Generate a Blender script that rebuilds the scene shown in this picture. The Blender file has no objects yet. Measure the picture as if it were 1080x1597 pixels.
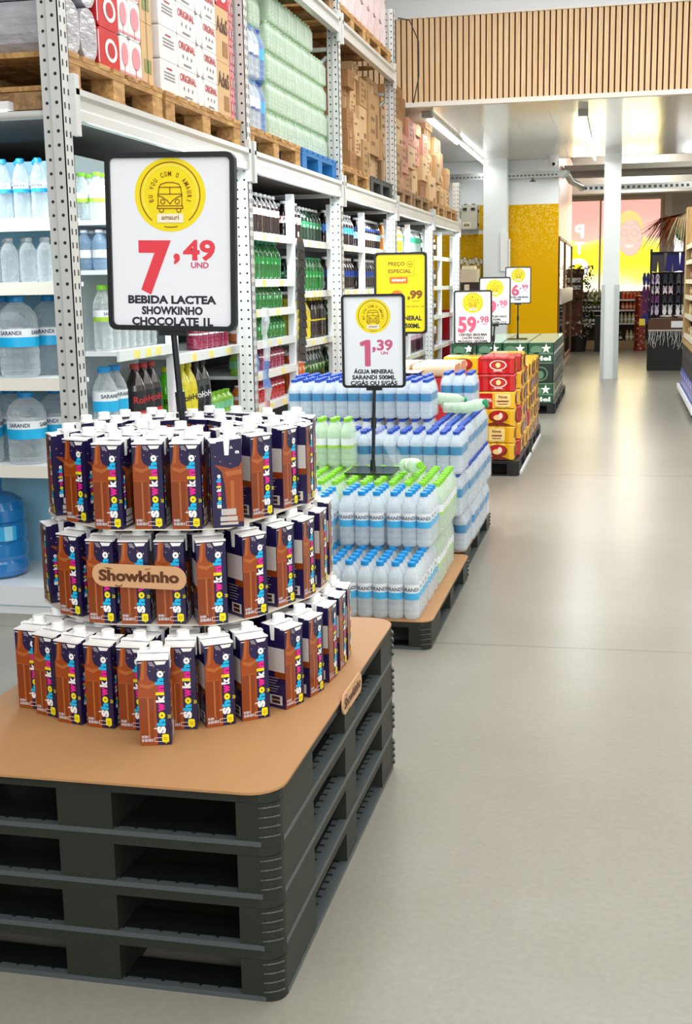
import bpy, math, random
from mathutils import Vector, Matrix
random.seed(7)
SC = bpy.context.scene
COL = SC.collection

# ------------------------------------------------------------------ camera
IMG_W, IMG_H, FPX, CAM_H = 1080, 1597, 1900.0, 1.4
PX, PY = 540.0, 798.5
def _ray(x, y): return Vector((x - PX, y - PY, FPX))
_Y = _ray(970, 436).normalized()
_d = _ray(720, 11000); _d = (_d - _Y * _d.dot(_Y)).normalized()
_Z = -_d
_X = _Y.cross(_Z)
CAM = Vector((0, 0, CAM_H))
def _wd(x, y):
    r = _ray(x, y); return Vector((_X.dot(r), _Y.dot(r), _Z.dot(r)))
def at_z(x, y, z=0.0):
    d = _wd(x, y); return CAM + d * ((z - CAM_H) / d.z)
def at_x(x, y, X):
    d = _wd(x, y); return CAM + d * (X / d.x)
def at_y(x, y, Y):
    d = _wd(x, y); return CAM + d * (Y / d.y)
def to_px(p):
    v = Vector(p) - CAM
    c = Vector((_X[0]*v.x+_Y[0]*v.y+_Z[0]*v.z, _X[1]*v.x+_Y[1]*v.y+_Z[1]*v.z, _X[2]*v.x+_Y[2]*v.y+_Z[2]*v.z))
    return (c.x / c.z * FPX + PX, c.y / c.z * FPX + PY)

cd = bpy.data.cameras.new('camera')
cd.sensor_fit = 'HORIZONTAL'; cd.sensor_width = 36.0; cd.lens = FPX / IMG_W * 36.0
cd.clip_start = 0.05; cd.clip_end = 200
cam = bpy.data.objects.new('camera', cd); COL.objects.link(cam)
rgt = Vector((_X[0], _Y[0], _Z[0])); up = -Vector((_X[1], _Y[1], _Z[1])); bk = -Vector((_X[2], _Y[2], _Z[2]))
m = Matrix.Identity(4)
for i in range(3):
    m[i][0], m[i][1], m[i][2] = rgt[i], up[i], bk[i]
m.translation = CAM
cam.matrix_world = m
SC.camera = cam

# ------------------------------------------------------------------ world, lights, exposure
SC.view_settings.view_transform = 'Standard'
SC.view_settings.look = 'None'
SC.view_settings.gamma = 1.0
SC.view_settings.use_curve_mapping = False
SC.view_settings.exposure = 0.55
SC.cycles.use_denoising = True
SC.cycles.max_bounces = 8
SC.cycles.diffuse_bounces = 3
SC.cycles.glossy_bounces = 3
SC.cycles.transmission_bounces = 4
SC.cycles.transparent_max_bounces = 14
SC.cycles.caustics_reflective = False
SC.cycles.caustics_refractive = False
SC.cycles.sample_clamp_indirect = 6.0
w = bpy.data.worlds.new('world'); SC.world = w; w.use_nodes = True
bg = w.node_tree.nodes['Background']
bg.inputs[0].default_value = (0.93, 0.97, 1.0, 1); bg.inputs[1].default_value = 0.4

def area(name, loc, rot, sx, sy, power, color=(1, 1, 1)):
    l = bpy.data.lights.new(name, 'AREA'); l.shape = 'RECTANGLE'; l.size = sx; l.size_y = sy
    l.energy = power; l.color = color
    o = bpy.data.objects.new(name, l); COL.objects.link(o); o.location = loc; o.rotation_euler = rot
    return o
area('hall_ceiling_light', (1.2, 3.6, 4.5), (0, 0, 0), 7.0, 16.0, 420, (1, 0.985, 0.95))
area('front_fill_light', (1.6, -5.5, 3.0), (math.radians(70), 0, math.radians(8)), 6.0, 2.6, 190, (0.97, 0.985, 1.0))  # unseen fill, added to brighten faces turned to the camera
area('ceiling_fill_light', (0.8, 8.2, 3.95), (math.radians(180), 0, 0), 5.0, 2.5, 95, (.97, .985, 1))  # unseen upward fill, added to brighten the hall ceiling
for px_, py_l, pe_ in ((1.1, 18.8, 22), (0.3, 23.0, 55), (2.2, 21.5, 55)):
    pl = bpy.data.lights.new('far_fill_light', 'POINT'); pl.energy = pe_; pl.color = (1, .96, .9); pl.shadow_soft_size = .4  # unseen point fills, added to brighten the far zone
    po = bpy.data.objects.new('far_fill_light', pl); COL.objects.link(po); po.location = (px_, py_l, 3.3)

# ------------------------------------------------------------------ materials
def lin(c):
    if isinstance(c, str):
        c = c.lstrip('#'); c = [int(c[i:i+2], 16) / 255 for i in (0, 2, 4)]
    return tuple(((v / 12.92) if v <= 0.04045 else ((v + 0.055) / 1.055) ** 2.4) for v in c) + (1.0,)
MATS = {}
def mat(name, color, rough=0.5, metal=0.0, spec=0.5, emit=None, estr=0.0, noise=0.0, nscale=8.0, bump=0.0, bscale=40.0, stretch=(1, 1, 1), alpha=1.0, coat=0.0):
    if name in MATS: return MATS[name]
    M = bpy.data.materials.new(name); M.use_nodes = True
    nt = M.node_tree; b = nt.nodes['Principled BSDF']
    b.inputs['Base Color'].default_value = lin(color)
    b.inputs['Roughness'].default_value = rough
    b.inputs['Metallic'].default_value = metal
    b.inputs['Specular IOR Level'].default_value = spec
    b.inputs['Coat Weight'].default_value = coat
    if emit is not None:
        b.inputs['Emission Color'].default_value = lin(emit); b.inputs['Emission Strength'].default_value = estr
    if noise or bump:
        tc = nt.nodes.new('ShaderNodeTexCoord'); mp = nt.nodes.new('ShaderNodeMapping')
        mp.inputs['Scale'].default_value = stretch
        nt.links.new(tc.outputs['Object'], mp.inputs[0])
    if noise:
        n = nt.nodes.new('ShaderNodeTexNoise'); n.inputs['Scale'].default_value = nscale; n.inputs['Detail'].default_value = 4
        nt.links.new(mp.outputs[0], n.inputs['Vector'])
        mx = nt.nodes.new('ShaderNodeMix'); mx.data_type = 'RGBA'
        c = lin(color)
        mx.inputs['A'].default_value = tuple(max(0, v * (1 - noise)) for v in c[:3]) + (1,)
        mx.inputs['B'].default_value = tuple(min(1, v * (1 + noise)) for v in c[:3]) + (1,)
        nt.links.new(n.outputs[0], mx.inputs['Factor']); nt.links.new(mx.outputs['Result'], b.inputs['Base Color'])
    if bump:
        n2 = nt.nodes.new('ShaderNodeTexNoise'); n2.inputs['Scale'].default_value = bscale
        nt.links.new(mp.outputs[0], n2.inputs['Vector'])
        bp = nt.nodes.new('ShaderNodeBump'); bp.inputs['Strength'].default_value = bump; bp.inputs['Distance'].default_value = 0.01
        nt.links.new(n2.outputs[0], bp.inputs['Height']); nt.links.new(bp.outputs[0], b.inputs['Normal'])
    if alpha < 1:
        b.inputs['Alpha'].default_value = alpha
    MATS[name] = M
    return M
def clear_mat(name, color, clear=0.45, rough=0.1, bump=0.5, bscale=60.0, rim=None):
    """clear water bottle plastic: see-through face on, glossy and milky towards the rim"""
    if name in MATS: return MATS[name]
    M = mat(name, color, rough=rough, spec=0.8, bump=bump, bscale=bscale)
    nt = M.node_tree; b = nt.nodes['Principled BSDF']; out = nt.nodes['Material Output']
    N = nt.nodes.new; L = nt.links.new
    tl = N('ShaderNodeBsdfTranslucent'); tl.inputs[0].default_value = lin(color)
    m0 = N('ShaderNodeMixShader'); m0.inputs[0].default_value = 0.35
    L(b.outputs[0], m0.inputs[1]); L(tl.outputs[0], m0.inputs[2])
    tr = N('ShaderNodeBsdfTransparent'); mx = N('ShaderNodeMixShader')
    lw = N('ShaderNodeLayerWeight'); lw.inputs[0].default_value = 0.35
    mr = N('ShaderNodeMapRange'); mr.inputs['To Min'].default_value = min(.95, clear*1.3); mr.inputs['To Max'].default_value = clear*0.25 if rim is None else rim
    L(lw.outputs['Facing'], mr.inputs['Value']); L(mr.outputs[0], mx.inputs[0])
    L(m0.outputs[0], mx.inputs[1]); L(tr.outputs[0], mx.inputs[2]); L(mx.outputs[0], out.inputs[0])
    return M
def print_mat(name, base, ink, scale=40.0, amount=.5, stretch=(1, 1, .6)):
    """label paper with blotchy printing"""
    if name in MATS: return MATS[name]
    M = mat(name, base, .4); nt = M.node_tree; b = nt.nodes['Principled BSDF']; N = nt.nodes.new; L = nt.links.new
    tc = N('ShaderNodeTexCoord'); mp = N('ShaderNodeMapping'); mp.inputs['Scale'].default_value = stretch
    n = N('ShaderNodeTexNoise'); n.inputs['Scale'].default_value = scale; n.inputs['Detail'].default_value = 1
    L(tc.outputs['Object'], mp.inputs[0]); L(mp.outputs[0], n.inputs['Vector'])
    cr = N('ShaderNodeValToRGB'); cr.color_ramp.interpolation = 'CONSTANT'
    cr.color_ramp.elements[0].color = lin(base); cr.color_ramp.elements[1].position = amount; cr.color_ramp.elements[1].color = lin(ink)
    L(n.outputs[0], cr.inputs[0]); L(cr.outputs[0], b.inputs['Base Color'])
    return M
def wood_mat(name, dark, light, scale=(18, 1.2, 18), rough=0.7):
    if name in MATS: return MATS[name]
    M = bpy.data.materials.new(name); M.use_nodes = True; nt = M.node_tree; b = nt.nodes['Principled BSDF']
    b.inputs['Roughness'].default_value = rough
    tc = nt.nodes.new('ShaderNodeTexCoord'); mp = nt.nodes.new('ShaderNodeMapping'); mp.inputs['Scale'].default_value = scale
    n = nt.nodes.new('ShaderNodeTexNoise'); n.inputs['Scale'].default_value = 2.2; n.inputs['Detail'].default_value = 6; n.inputs['Distortion'].default_value = 1.2
    cr = nt.nodes.new('ShaderNodeValToRGB')
    cr.color_ramp.elements[0].position = 0.3; cr.color_ramp.elements[0].color = lin(dark)
    cr.color_ramp.elements[1].position = 0.72; cr.color_ramp.elements[1].color = lin(light)
    nt.links.new(tc.outputs['Object'], mp.inputs[0]); nt.links.new(mp.outputs[0], n.inputs['Vector'])
    nt.links.new(n.outputs[0], cr.inputs[0]); nt.links.new(cr.outputs[0], b.inputs['Base Color'])
    MATS[name] = M
    return M

# ------------------------------------------------------------------ mesh collector
TEXT = {}
def text_geo(s, bold=0.0):
    """filled outlines of a string at size 1: (verts2d, faces, xmin, xmax, ymin, ymax)"""
    k = (s, bold)
    if k in TEXT: return TEXT[k]
    cu = bpy.data.curves.new('t', 'FONT'); cu.body = s; cu.size = 1.0; cu.offset = bold; cu.resolution_u = 3
    cu.fill_mode = 'FRONT'
    o = bpy.data.objects.new('t', cu); COL.objects.link(o)
    dg = bpy.context.evaluated_depsgraph_get()
    me = bpy.data.meshes.new_from_object(o.evaluated_get(dg))
    v = [(p.co.x, p.co.y) for p in me.vertices]; f = [tuple(p.vertices) for p in me.polygons]
    bpy.data.objects.remove(o); bpy.data.curves.remove(cu); bpy.data.meshes.remove(me)
    if not v: v = [(0, 0)]
    xs = [p[0] for p in v]; ys = [p[1] for p in v]
    TEXT[k] = (v, f, min(xs), max(xs), min(ys), max(ys))
    return TEXT[k]

class MB:
    def __init__(s): s.v = []; s.f = []; s.mi = []; s.sm = []
    def add(s, verts, faces, m=0, smooth=False):
        n = len(s.v); s.v += [tuple(p) for p in verts]
        for f in faces:
            s.f.append(tuple(i + n for i in f)); s.mi.append(m); s.sm.append(smooth)
        return s
    def box(s, x0, y0, z0, x1, y1, z1, m=0, ch=0.0):
        if ch > 0:
            return s.rprism(x0, y0, x1, y1, z0, z1, ch, m, 1)
        v = [(x0,y0,z0),(x1,y0,z0),(x1,y1,z0),(x0,y1,z0),(x0,y0,z1),(x1,y0,z1),(x1,y1,z1),(x0,y1,z1)]
        return s.add(v, [(0,3,2,1),(4,5,6,7),(0,1,5,4),(1,2,6,5),(2,3,7,6),(3,0,4,7)], m)
    def rpts(s, x0, y0, x1, y1, r, seg=4):
        pts = []
        for cx, cy, a0 in ((x1-r,y1-r,0),(x0+r,y1-r,90),(x0+r,y0+r,180),(x1-r,y0+r,270)):
            for i in range(seg+1):
                a = math.radians(a0 + 90*i/seg); pts.append((cx+r*math.cos(a), cy+r*math.sin(a)))
        return pts
    def prism(s, pts, z0, z1, m=0, smooth=False):
        n = len(pts)
        v = [(p[0],p[1],z0) for p in pts] + [(p[0],p[1],z1) for p in pts]
        s.add(v, [tuple(range(n-1,-1,-1)), tuple(range(n,2*n))], m)
        return s.add(v, [(i,(i+1)%n,n+(i+1)%n,n+i) for i in range(n)], m, smooth)
    def rprism(s, x0, y0, x1, y1, z0, z1, r, m=0, seg=4, smooth=False):
        return s.prism(s.rpts(x0,y0,x1,y1,r,seg), z0, z1, m, smooth)
    def xprism(s, pts_yz, x0, x1, m=0):
        n = len(pts_yz)
        v = [(x0,p[0],p[1]) for p in pts_yz] + [(x1,p[0],p[1]) for p in pts_yz]
        return s.add(v, [tuple(range(n)), tuple(range(2*n-1,n-1,-1))] + [(n+i,n+(i+1)%n,(i+1)%n,i) for i in range(n)], m)
    def yprism(s, pts_xz, y0, y1, m=0, smooth=False):
        n = len(pts_xz)
        v = [(p[0],y0,p[1]) for p in pts_xz] + [(p[0],y1,p[1]) for p in pts_xz]
        s.add(v, [tuple(range(n)), tuple(range(2*n-1,n-1,-1))], m)
        return s.add(v, [(n+i,n+(i+1)%n,(i+1)%n,i) for i in range(n)], m, smooth)
    def cyl(s, p0, p1, r0, r1=None, n=10, m=0, smooth=True, caps=True):
        r1 = r0 if r1 is None else r1
        p0 = Vector(p0); p1 = Vector(p1); d = (p1-p0).normalized()
        a = d.orthogonal().normalized(); b = d.cross(a)
        v = []
        for p, r in ((p0,r0),(p1,r1)):
            for i in range(n):
                t = 2*math.pi*i/n; v.append(p + a*(r*math.cos(t)) + b*(r*math.sin(t)))
        s.add(v, [(i,(i+1)%n,n+(i+1)%n,n+i) for i in range(n)], m, smooth)
        if caps: s.add(v, [tuple(range(n-1,-1,-1)), tuple(range(n,2*n))], m)
        return s
    def tube(s, pts, r, n=6, m=0):
        for a, b in zip(pts[:-1], pts[1:]): s.cyl(a, b, r, r, n, m)
        return s
    def lathe(s, prof, n=12, m=0, c=(0,0,0), smooth=True, caps=True, ms=None):
        v = []
        for r, z in prof:
            for i in range(n):
                t = 2*math.pi*i/n; v.append((c[0]+r*math.cos(t), c[1]+r*math.sin(t), c[2]+z))
        for k in range(len(prof)-1):
            s.add(v[k*n:(k+2)*n], [(i,(i+1)%n,n+(i+1)%n,n+i) for i in range(n)], ms[k] if ms else m, smooth)
        if caps:
            s.add(v[:n], [tuple(range(n-1,-1,-1))], ms[0] if ms else m); s.add(v[-n:], [tuple(range(n))], ms[-1] if ms else m)
        return s
    def ball(s, c, rx, ry, rz, m=0, n=12, k=8):
        v = []
        for j in range(1, k):
            a = math.pi*j/k
            for i in range(n):
                t = 2*math.pi*i/n; v.append((c[0]+rx*math.sin(a)*math.cos(t), c[1]+ry*math.sin(a)*math.sin(t), c[2]-rz*math.cos(a)))
        v += [(c[0],c[1],c[2]-rz),(c[0],c[1],c[2]+rz)]
        f = []
        for j in range(k-2):
            f += [(j*n+i, j*n+(i+1)%n, (j+1)*n+(i+1)%n, (j+1)*n+i) for i in range(n)]
        f += [((i+1)%n, i, len(v)-2) for i in range(n)] + [((k-2)*n+i, (k-2)*n+(i+1)%n, len(v)-1) for i in range(n)]
        return s.add(v, f, m, True)
    # ---- flat printing on a plane: fr = (origin, ux, uy)
    def P(s, fr, x, y): return tuple(fr[0] + fr[1]*x + fr[2]*y)
    def poly(s, fr, pts, m=0):
        return s.add([s.P(fr,x,y) for x,y in pts], [tuple(range(len(pts)))], m)
    def rect(s, fr, x0, y0, x1, y1, m=0): return s.poly(fr, [(x0,y0),(x1,y0),(x1,y1),(x0,y1)], m)
    def rrect(s, fr, x0, y0, x1, y1, r, m=0, seg=4): return s.poly(fr, s.rpts(x0,y0,x1,y1,r,seg), m)
    def disc(s, fr, cx, cy, rx, ry, m=0, n=36): return s.poly(fr, [(cx+rx*math.cos(2*math.pi*i/n), cy+ry*math.sin(2*math.pi*i/n)) for i in range(n)], m)
    def arc(s, fr, cx, cy, r, w, a0=0, a1=360, m=0, n=40, ry=None):
        k = 1 if ry is None else ry/r
        v = []
        for i in range(n+1):
            a = math.radians(a0+(a1-a0)*i/n)
            for q in (r-w/2, r+w/2): v.append(s.P(fr, cx+q*math.cos(a), cy+q*k*math.sin(a)))
        return s.add(v, [(2*i,2*i+1,2*i+3,2*i+2) for i in range(n)], m)
    def line(s, fr, pts, w, m=0):
        for (xa,ya),(xb,yb) in zip(pts[:-1],pts[1:]):
            L = math.hypot(xb-xa,yb-ya) or 1e-9; dx, dy = (xb-xa)/L*w/2, (yb-ya)/L*w/2
            s.poly(fr, [(xa-dy-dx*.6,ya+dx-dy*.6),(xa+dy-dx*.6,ya-dx-dy*.6),(xb+dy+dx*.6,yb-dx+dy*.6),(xb-dy+dx*.6,yb+dx+dy*.6)], m)
        return s
    def text(s, fr, t, x, y, h=None, wd=None, m=0, bold=0.0, al='c', rot=0.0, sq=None):
        """cap/body height h (or fitted to width wd); al: l c r; rot degrees about (x,y)"""
        v, f, x0, x1, y0, y1 = text_geo(t, bold)
        if h is None: sx = sy = wd/(x1-x0)
        else:
            sy = h/0.73; sx = sy if wd is None else wd/max(x1-x0,1e-6)
            if sq: sx = min(sx, sy*sq)
        ox = {'l': x0, 'c': (x0+x1)/2, 'r': x1}[al]
        c, q = math.cos(math.radians(rot)), math.sin(math.radians(rot))
        P = []
        for a, b in v:
            X, Y = (a-ox)*sx, b*sy
            P.append(s.P(fr, x+X*c-Y*q, y+X*q+Y*c))
        return s.add(P, f, m)
    def move(s, M):
        s.v = [tuple(M @ Vector(p)) for p in s.v]; return s
    def mesh(s, name, mats):
        me = bpy.data.meshes.new(name); me.from_pydata(s.v, [], s.f)
        for a in (mats if isinstance(mats, (list, tuple)) else [mats]): me.materials.append(a)
        me.polygons.foreach_set('material_index', s.mi); me.polygons.foreach_set('use_smooth', s.sm); me.update()
        return me
    def build(s, name, mats, parent=None, loc=None):
        o = bpy.data.objects.new(name, s.mesh(name, mats)); COL.objects.link(o)
        if parent is not None: o.parent = parent
        if loc is not None: o.location = loc
        return o
def frame(o, ux, uy): return (Vector(o), Vector(ux), Vector(uy))
FX = lambda y: frame((0, y, 0), (1, 0, 0), (0, 0, 1))     # a face turned to -Y

def tag(o, label, cat, group=None, kind=None):
    o['label'] = label; o['category'] = cat
    if group: o['group'] = group
    if kind: o['kind'] = kind
    return o
def empty(name, loc=(0,0,0), rz=0.0):
    o = bpy.data.objects.new(name, None); COL.objects.link(o); o.location = loc; o.rotation_euler = (0,0,rz); o.empty_display_size = 0.05
    return o
KIDS = {}
def copy_tree(o, parent=None):
    c = o.copy(); COL.objects.link(c)
    if parent is not None: c.parent = parent
    for ch in KIDS.get(o.name, ()): copy_tree(ch, c)
    return c
def part(mb, name, mats, parent):
    o = mb.build(name, mats, parent); KIDS.setdefault(parent.name, []).append(o); return o
def structure(o): o['kind'] = 'structure'; return o
ORD = 'first second third fourth fifth sixth seventh eighth ninth tenth eleventh twelfth thirteenth fourteenth fifteenth sixteenth seventeenth eighteenth nineteenth twentieth'.split()
ORD += ['twenty-' + a for a in ORD[:9]] + ['thirtieth'] + ['thirty-' + a for a in ORD[:9]] + ['fortieth'] + ['forty-' + a for a in ORD[:9]]

white = mat('white_paint', '#f2f3f2', 0.45)

# ================================================================== SETTING
def floor_material():
    M = bpy.data.materials.new('polished_concrete'); M.use_nodes = True; nt = M.node_tree; b = nt.nodes['Principled BSDF']
    N = nt.nodes.new; L = nt.links.new
    tc = N('ShaderNodeTexCoord')
    n1 = N('ShaderNodeTexNoise'); n1.inputs['Scale'].default_value = 0.9; n1.inputs['Detail'].default_value = 7; n1.inputs['Roughness'].default_value = 0.62
    n2 = N('ShaderNodeTexNoise'); n2.inputs['Scale'].default_value = 60; n2.inputs['Detail'].default_value = 3
    L(tc.outputs['Object'], n1.inputs['Vector']); L(tc.outputs['Object'], n2.inputs['Vector'])
    cr = N('ShaderNodeValToRGB')
    cr.color_ramp.elements[0].position = 0.2; cr.color_ramp.elements[0].color = lin('#8d897c')
    cr.color_ramp.elements[1].position = 0.8; cr.color_ramp.elements[1].color = lin('#a09c92')
    L(n1.outputs[0], cr.inputs[0])
    mx = N('ShaderNodeMix'); mx.data_type = 'RGBA'; mx.blend_type = 'MULTIPLY'; mx.inputs['Factor'].default_value = 0.25
    L(cr.outputs[0], mx.inputs['A']); L(n2.outputs[0], mx.inputs['B'])
    sp = N('ShaderNodeSeparateXYZ'); L(tc.outputs['Object'], sp.inputs[0])
    prev = mx.outputs['Result']
    # saw-cut joints running across the aisle
    for p0, p1, wd in (((670,1002),(1080,1018),0.0045), ((845,740),(1080,743),0.012)):
        a, c = at_z(*p0), at_z(*p1)
        k = (c.y-a.y)/(c.x-a.x)
        mu = N('ShaderNodeMath'); mu.operation = 'MULTIPLY_ADD'; mu.inputs[1].default_value = -k; mu.inputs[2].default_value = -(a.y-k*a.x)
        L(sp.outputs['X'], mu.inputs[0])
        ad = N('ShaderNodeMath'); ad.operation = 'ADD'; L(mu.outputs[0], ad.inputs[0]); L(sp.outputs['Y'], ad.inputs[1])
        ab = N('ShaderNodeMath'); ab.operation = 'ABSOLUTE'; L(ad.outputs[0], ab.inputs[0])
        lt = N('ShaderNodeMath'); lt.operation = 'LESS_THAN'; lt.inputs[1].default_value = wd; L(ab.outputs[0], lt.inputs[0])
        m2 = N('ShaderNodeMix'); m2.data_type = 'RGBA'; m2.inputs['B'].default_value = lin('#6d695f')
        L(lt.outputs[0], m2.inputs['Factor']); L(prev, m2.inputs['A']); prev = m2.outputs['Result']
    L(prev, b.inputs['Base Color'])
    rr = N('ShaderNodeMapRange'); rr.inputs['To Min'].default_value = 0.27; rr.inputs['To Max'].default_value = 0.295
    L(n1.outputs[0], rr.inputs['Value']); L(rr.outputs[0], b.inputs['Roughness'])
    b.inputs['Specular IOR Level'].default_value = 0.22
    bp = N('ShaderNodeBump'); bp.inputs['Strength'].default_value = 0.05; bp.inputs['Distance'].default_value = 0.02
    mpb = N('ShaderNodeMapping'); mpb.inputs['Scale'].default_value = (0.6, 5, 1); L(tc.outputs['Object'], mpb.inputs[0])
    n3 = N('ShaderNodeTexNoise'); n3.inputs['Scale'].default_value = 1.2; L(mpb.outputs[0], n3.inputs['Vector'])
    L(n3.outputs[0], bp.inputs['Height']); L(bp.outputs[0], b.inputs['Normal'])
    return M
b = MB(); b.box(-7, -6.5, -0.1, 6, 31, 0); structure(b.build('floor', floor_material()))

ceil_white = mat('hall_ceiling_white', '#eef1f4', 0.6)
b = MB(); b.box(-7, -6.5, 4.6, 6, 12.5, 4.7); structure(b.build('ceiling', ceil_white))
wall_white = mat('wall_white', '#f4f8f8', 0.55)
b = MB(); b.box(-7, 12.62, 3.98, 6, 12.75, 4.65); structure(b.build('wall_upper', ceil_white))
b = MB(); b.box(-7.1, -6.5, 0, -7, 31, 4.7); structure(b.build('wall_left', mat('wall_left_shade', '#38302b', 0.8)))  # dark colour stands in for the shade behind the rack
b = MB(); b.box(6, -6.5, 0, 6.1, 31, 4.7); structure(b.build('wall_right', wall_white))

# slatted wood fascia over the low ceiling
slat = wood_mat('fascia_slat_wood', '#e6bd8a', '#fadcb2', (30, 30, 1.0), 0.5)
slot = mat('fascia_gap_brown', '#5a2c10', 0.8)
b = MB()
zt0, zt1 = 3.172, 3.965
b.box(-7, 12.6, zt0, 6, 12.64, zt1, 1)
x = -5.0
while x < 2.6:
    b.box(x, 12.565, zt0, x+0.021, 12.6, zt1, 0); b.box(x+0.0215, 12.572, zt0, x+0.041, 12.6, zt1, 0); x += 0.0563
f = structure(b.build('wall_fascia', [slat, slot]))
b = MB(); b.box(-7, 12.54, zt0-0.045, 6, 12.62, zt0); b.box(-7, 12.55, zt1, 6, 12.64, zt1+0.015)
structure(b.build('trim_1', mat('fascia_trim_cream', '#f4efe6', 0.4)))

# glossy plastic panel ceiling of the low part
glossy = mat('glossy_ceiling_panel', '#e6e4de', 0.13, spec=0.14, bump=0.04, bscale=1.4)
seam = mat('ceiling_seam', '#b8b6b0', 0.4)
b = MB(); b.box(-7, 12.6, 3.13, 6, 18.35, 3.17)
for k in range(-14, 14): b.box(k*0.4+0.02, 12.62, 3.1295, k*0.4+0.024, 18.35, 3.131, 1)
structure(b.build('ceiling_low', [glossy, seam]))

# pillars
pill = mat('pillar_white', '#e9eeec', 0.4)
guard = mat('pillar_guard_grey', '#b5bcb9', 0.35, metal=0.3)
a, c = at_y(755, 340, 18.07), at_y(791.5, 340, 18.07)
b = MB(); b.box(a.x, 18.02, 0, c.x, 18.3, 3.13); structure(b.build('pillar_1', pill))
b = MB(); b.box(a.x+0.25, 17.99, 1.55, a.x+0.36, 18.02, 2.1); b.box(a.x+.37, 17.97, 1.4, a.x+.39, 18.0, 2.0)
structure(b.build('trim_2', mat('pillar_box_white', '#f2f2ee', 0.4)))
a, c = at_y(941, 400, 18.07), at_y(967, 400, 18.07)
b = MB(); b.box(a.x, 17.97, 0, c.x, 18.2, 3.13)
p2 = structure(b.build('pillar_2', pill))
b = MB()
for x0, x1 in ((a.x-.012, a.x+.035), (c.x-.055, c.x+.012)):
    b.box(x0, 17.95, 0.0, x1, 18.22, 1.33)
structure(b.build('trim_3', guard))

# white partition wall with the beer mural
yw = 18.4
xr = at_y(870, 400, yw).x
b = MB(); b.box(-7, yw, 0, xr, yw+0.1, 3.13); structure(b.build('wall_mural', wall_white))
def mural_material():
    M = bpy.data.materials.new('mural_amber'); M.use_nodes = True; nt = M.node_tree; bs = nt.nodes['Principled BSDF']
    N = nt.nodes.new; L = nt.links.new
    tc = N('ShaderNodeTexCoord'); vo = N('ShaderNodeTexVoronoi'); vo.inputs['Scale'].default_value = 17; vo.feature = 'F1'
    L(tc.outputs['Object'], vo.inputs['Vector'])
    sp = N('ShaderNodeSeparateXYZ'); L(tc.outputs['Object'], sp.inputs[0])
    mr = N('ShaderNodeMapRange'); mr.inputs['From Min'].default_value = 1.55; mr.inputs['From Max'].default_value = 2.45; L(sp.outputs['Z'], mr.inputs['Value'])
    gt = N('ShaderNodeMapRange'); gt.inputs['From Min'].default_value = 0.28; gt.inputs['From Max'].default_value = 0.42; L(vo.outputs['Distance'], gt.inputs['Value'])
    g2 = N('ShaderNodeMapRange'); g2.inputs['From Min'].default_value = 0.56; g2.inputs['From Max'].default_value = 0.44; L(vo.outputs['Distance'], g2.inputs['Value'])
    mm = N('ShaderNodeMath'); mm.operation = 'MULTIPLY'; L(gt.outputs[0], mm.inputs[0]); L(g2.outputs[0], mm.inputs[1])
    m2 = N('ShaderNodeMath'); m2.operation = 'MULTIPLY'; L(mm.outputs[0], m2.inputs[0]); L(mr.outputs[0], m2.inputs[1])
    mx = N('ShaderNodeMix'); mx.data_type = 'RGBA'; mx.inputs['A'].default_value = lin('#e2ab00'); mx.inputs['B'].default_value = lin('#edca55')
    L(m2.outputs[0], mx.inputs['Factor']); L(mx.outputs['Result'], bs.inputs['Base Color']); bs.inputs['Roughness'].default_value = 0.65; bs.inputs['Specular IOR Level'].default_value = 0.08
    return M
mural = mural_material()
cream = mat('mural_cream', '#f3e6c4', 0.5); brown = mat('mural_brown', '#5a3a12', 0.5); amber = mat('mural_amber_light', '#e9bd3a', 0.5)
a, c = at_y(792, 320, yw), at_y(869.5, 520, yw)
b = MB(); b.box(a.x, yw-.012, 0.25, c.x, yw, a.z)
structure(b.build('wall_mural_panel', mural))
a, c = at_y(715, 366, yw), at_y(757, 470, yw)
b = MB(); b.box(-3.6, yw-.012, .3, c.x+.15, yw, a.z, 0)
fr = FX(yw-.014)
for x0, x1 in ((720,735),(738,752)):
    p, q = at_y(x0, 405, yw), at_y(x1, 470, yw)
    wd = q.x-p.x
    b.rect(fr, p.x, .9, q.x, p.z-.06, 3)
    b.line(fr, [(p.x,.9),(p.x,p.z-.06)], .012, 2); b.line(fr, [(q.x,.9),(q.x,p.z-.06)], .012, 2)
    fr2 = FX(yw-.016)
    for i in range(4): b.disc(fr2, p.x+wd*(i+.3)/3.6, p.z-.03+.03*math.sin(i*2.1), wd*.23, .05, 2, 14)
    fr3 = FX(yw-.018)
    for i in range(4): b.disc(fr3, p.x+wd*(i+.3)/3.6, p.z-.03+.03*math.sin(i*2.1), wd*.19, .042, 1, 14)
structure(b.build('wall_mural_panel', [mural, cream, brown, amber]))
a, c = at_y(748, 320, yw), at_y(757, 358, yw)
b = MB(); b.box(a.x, yw-.012, c.z, a.x+.3, yw, a.z); structure(b.build('wall_mural_panel', mural))

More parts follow.
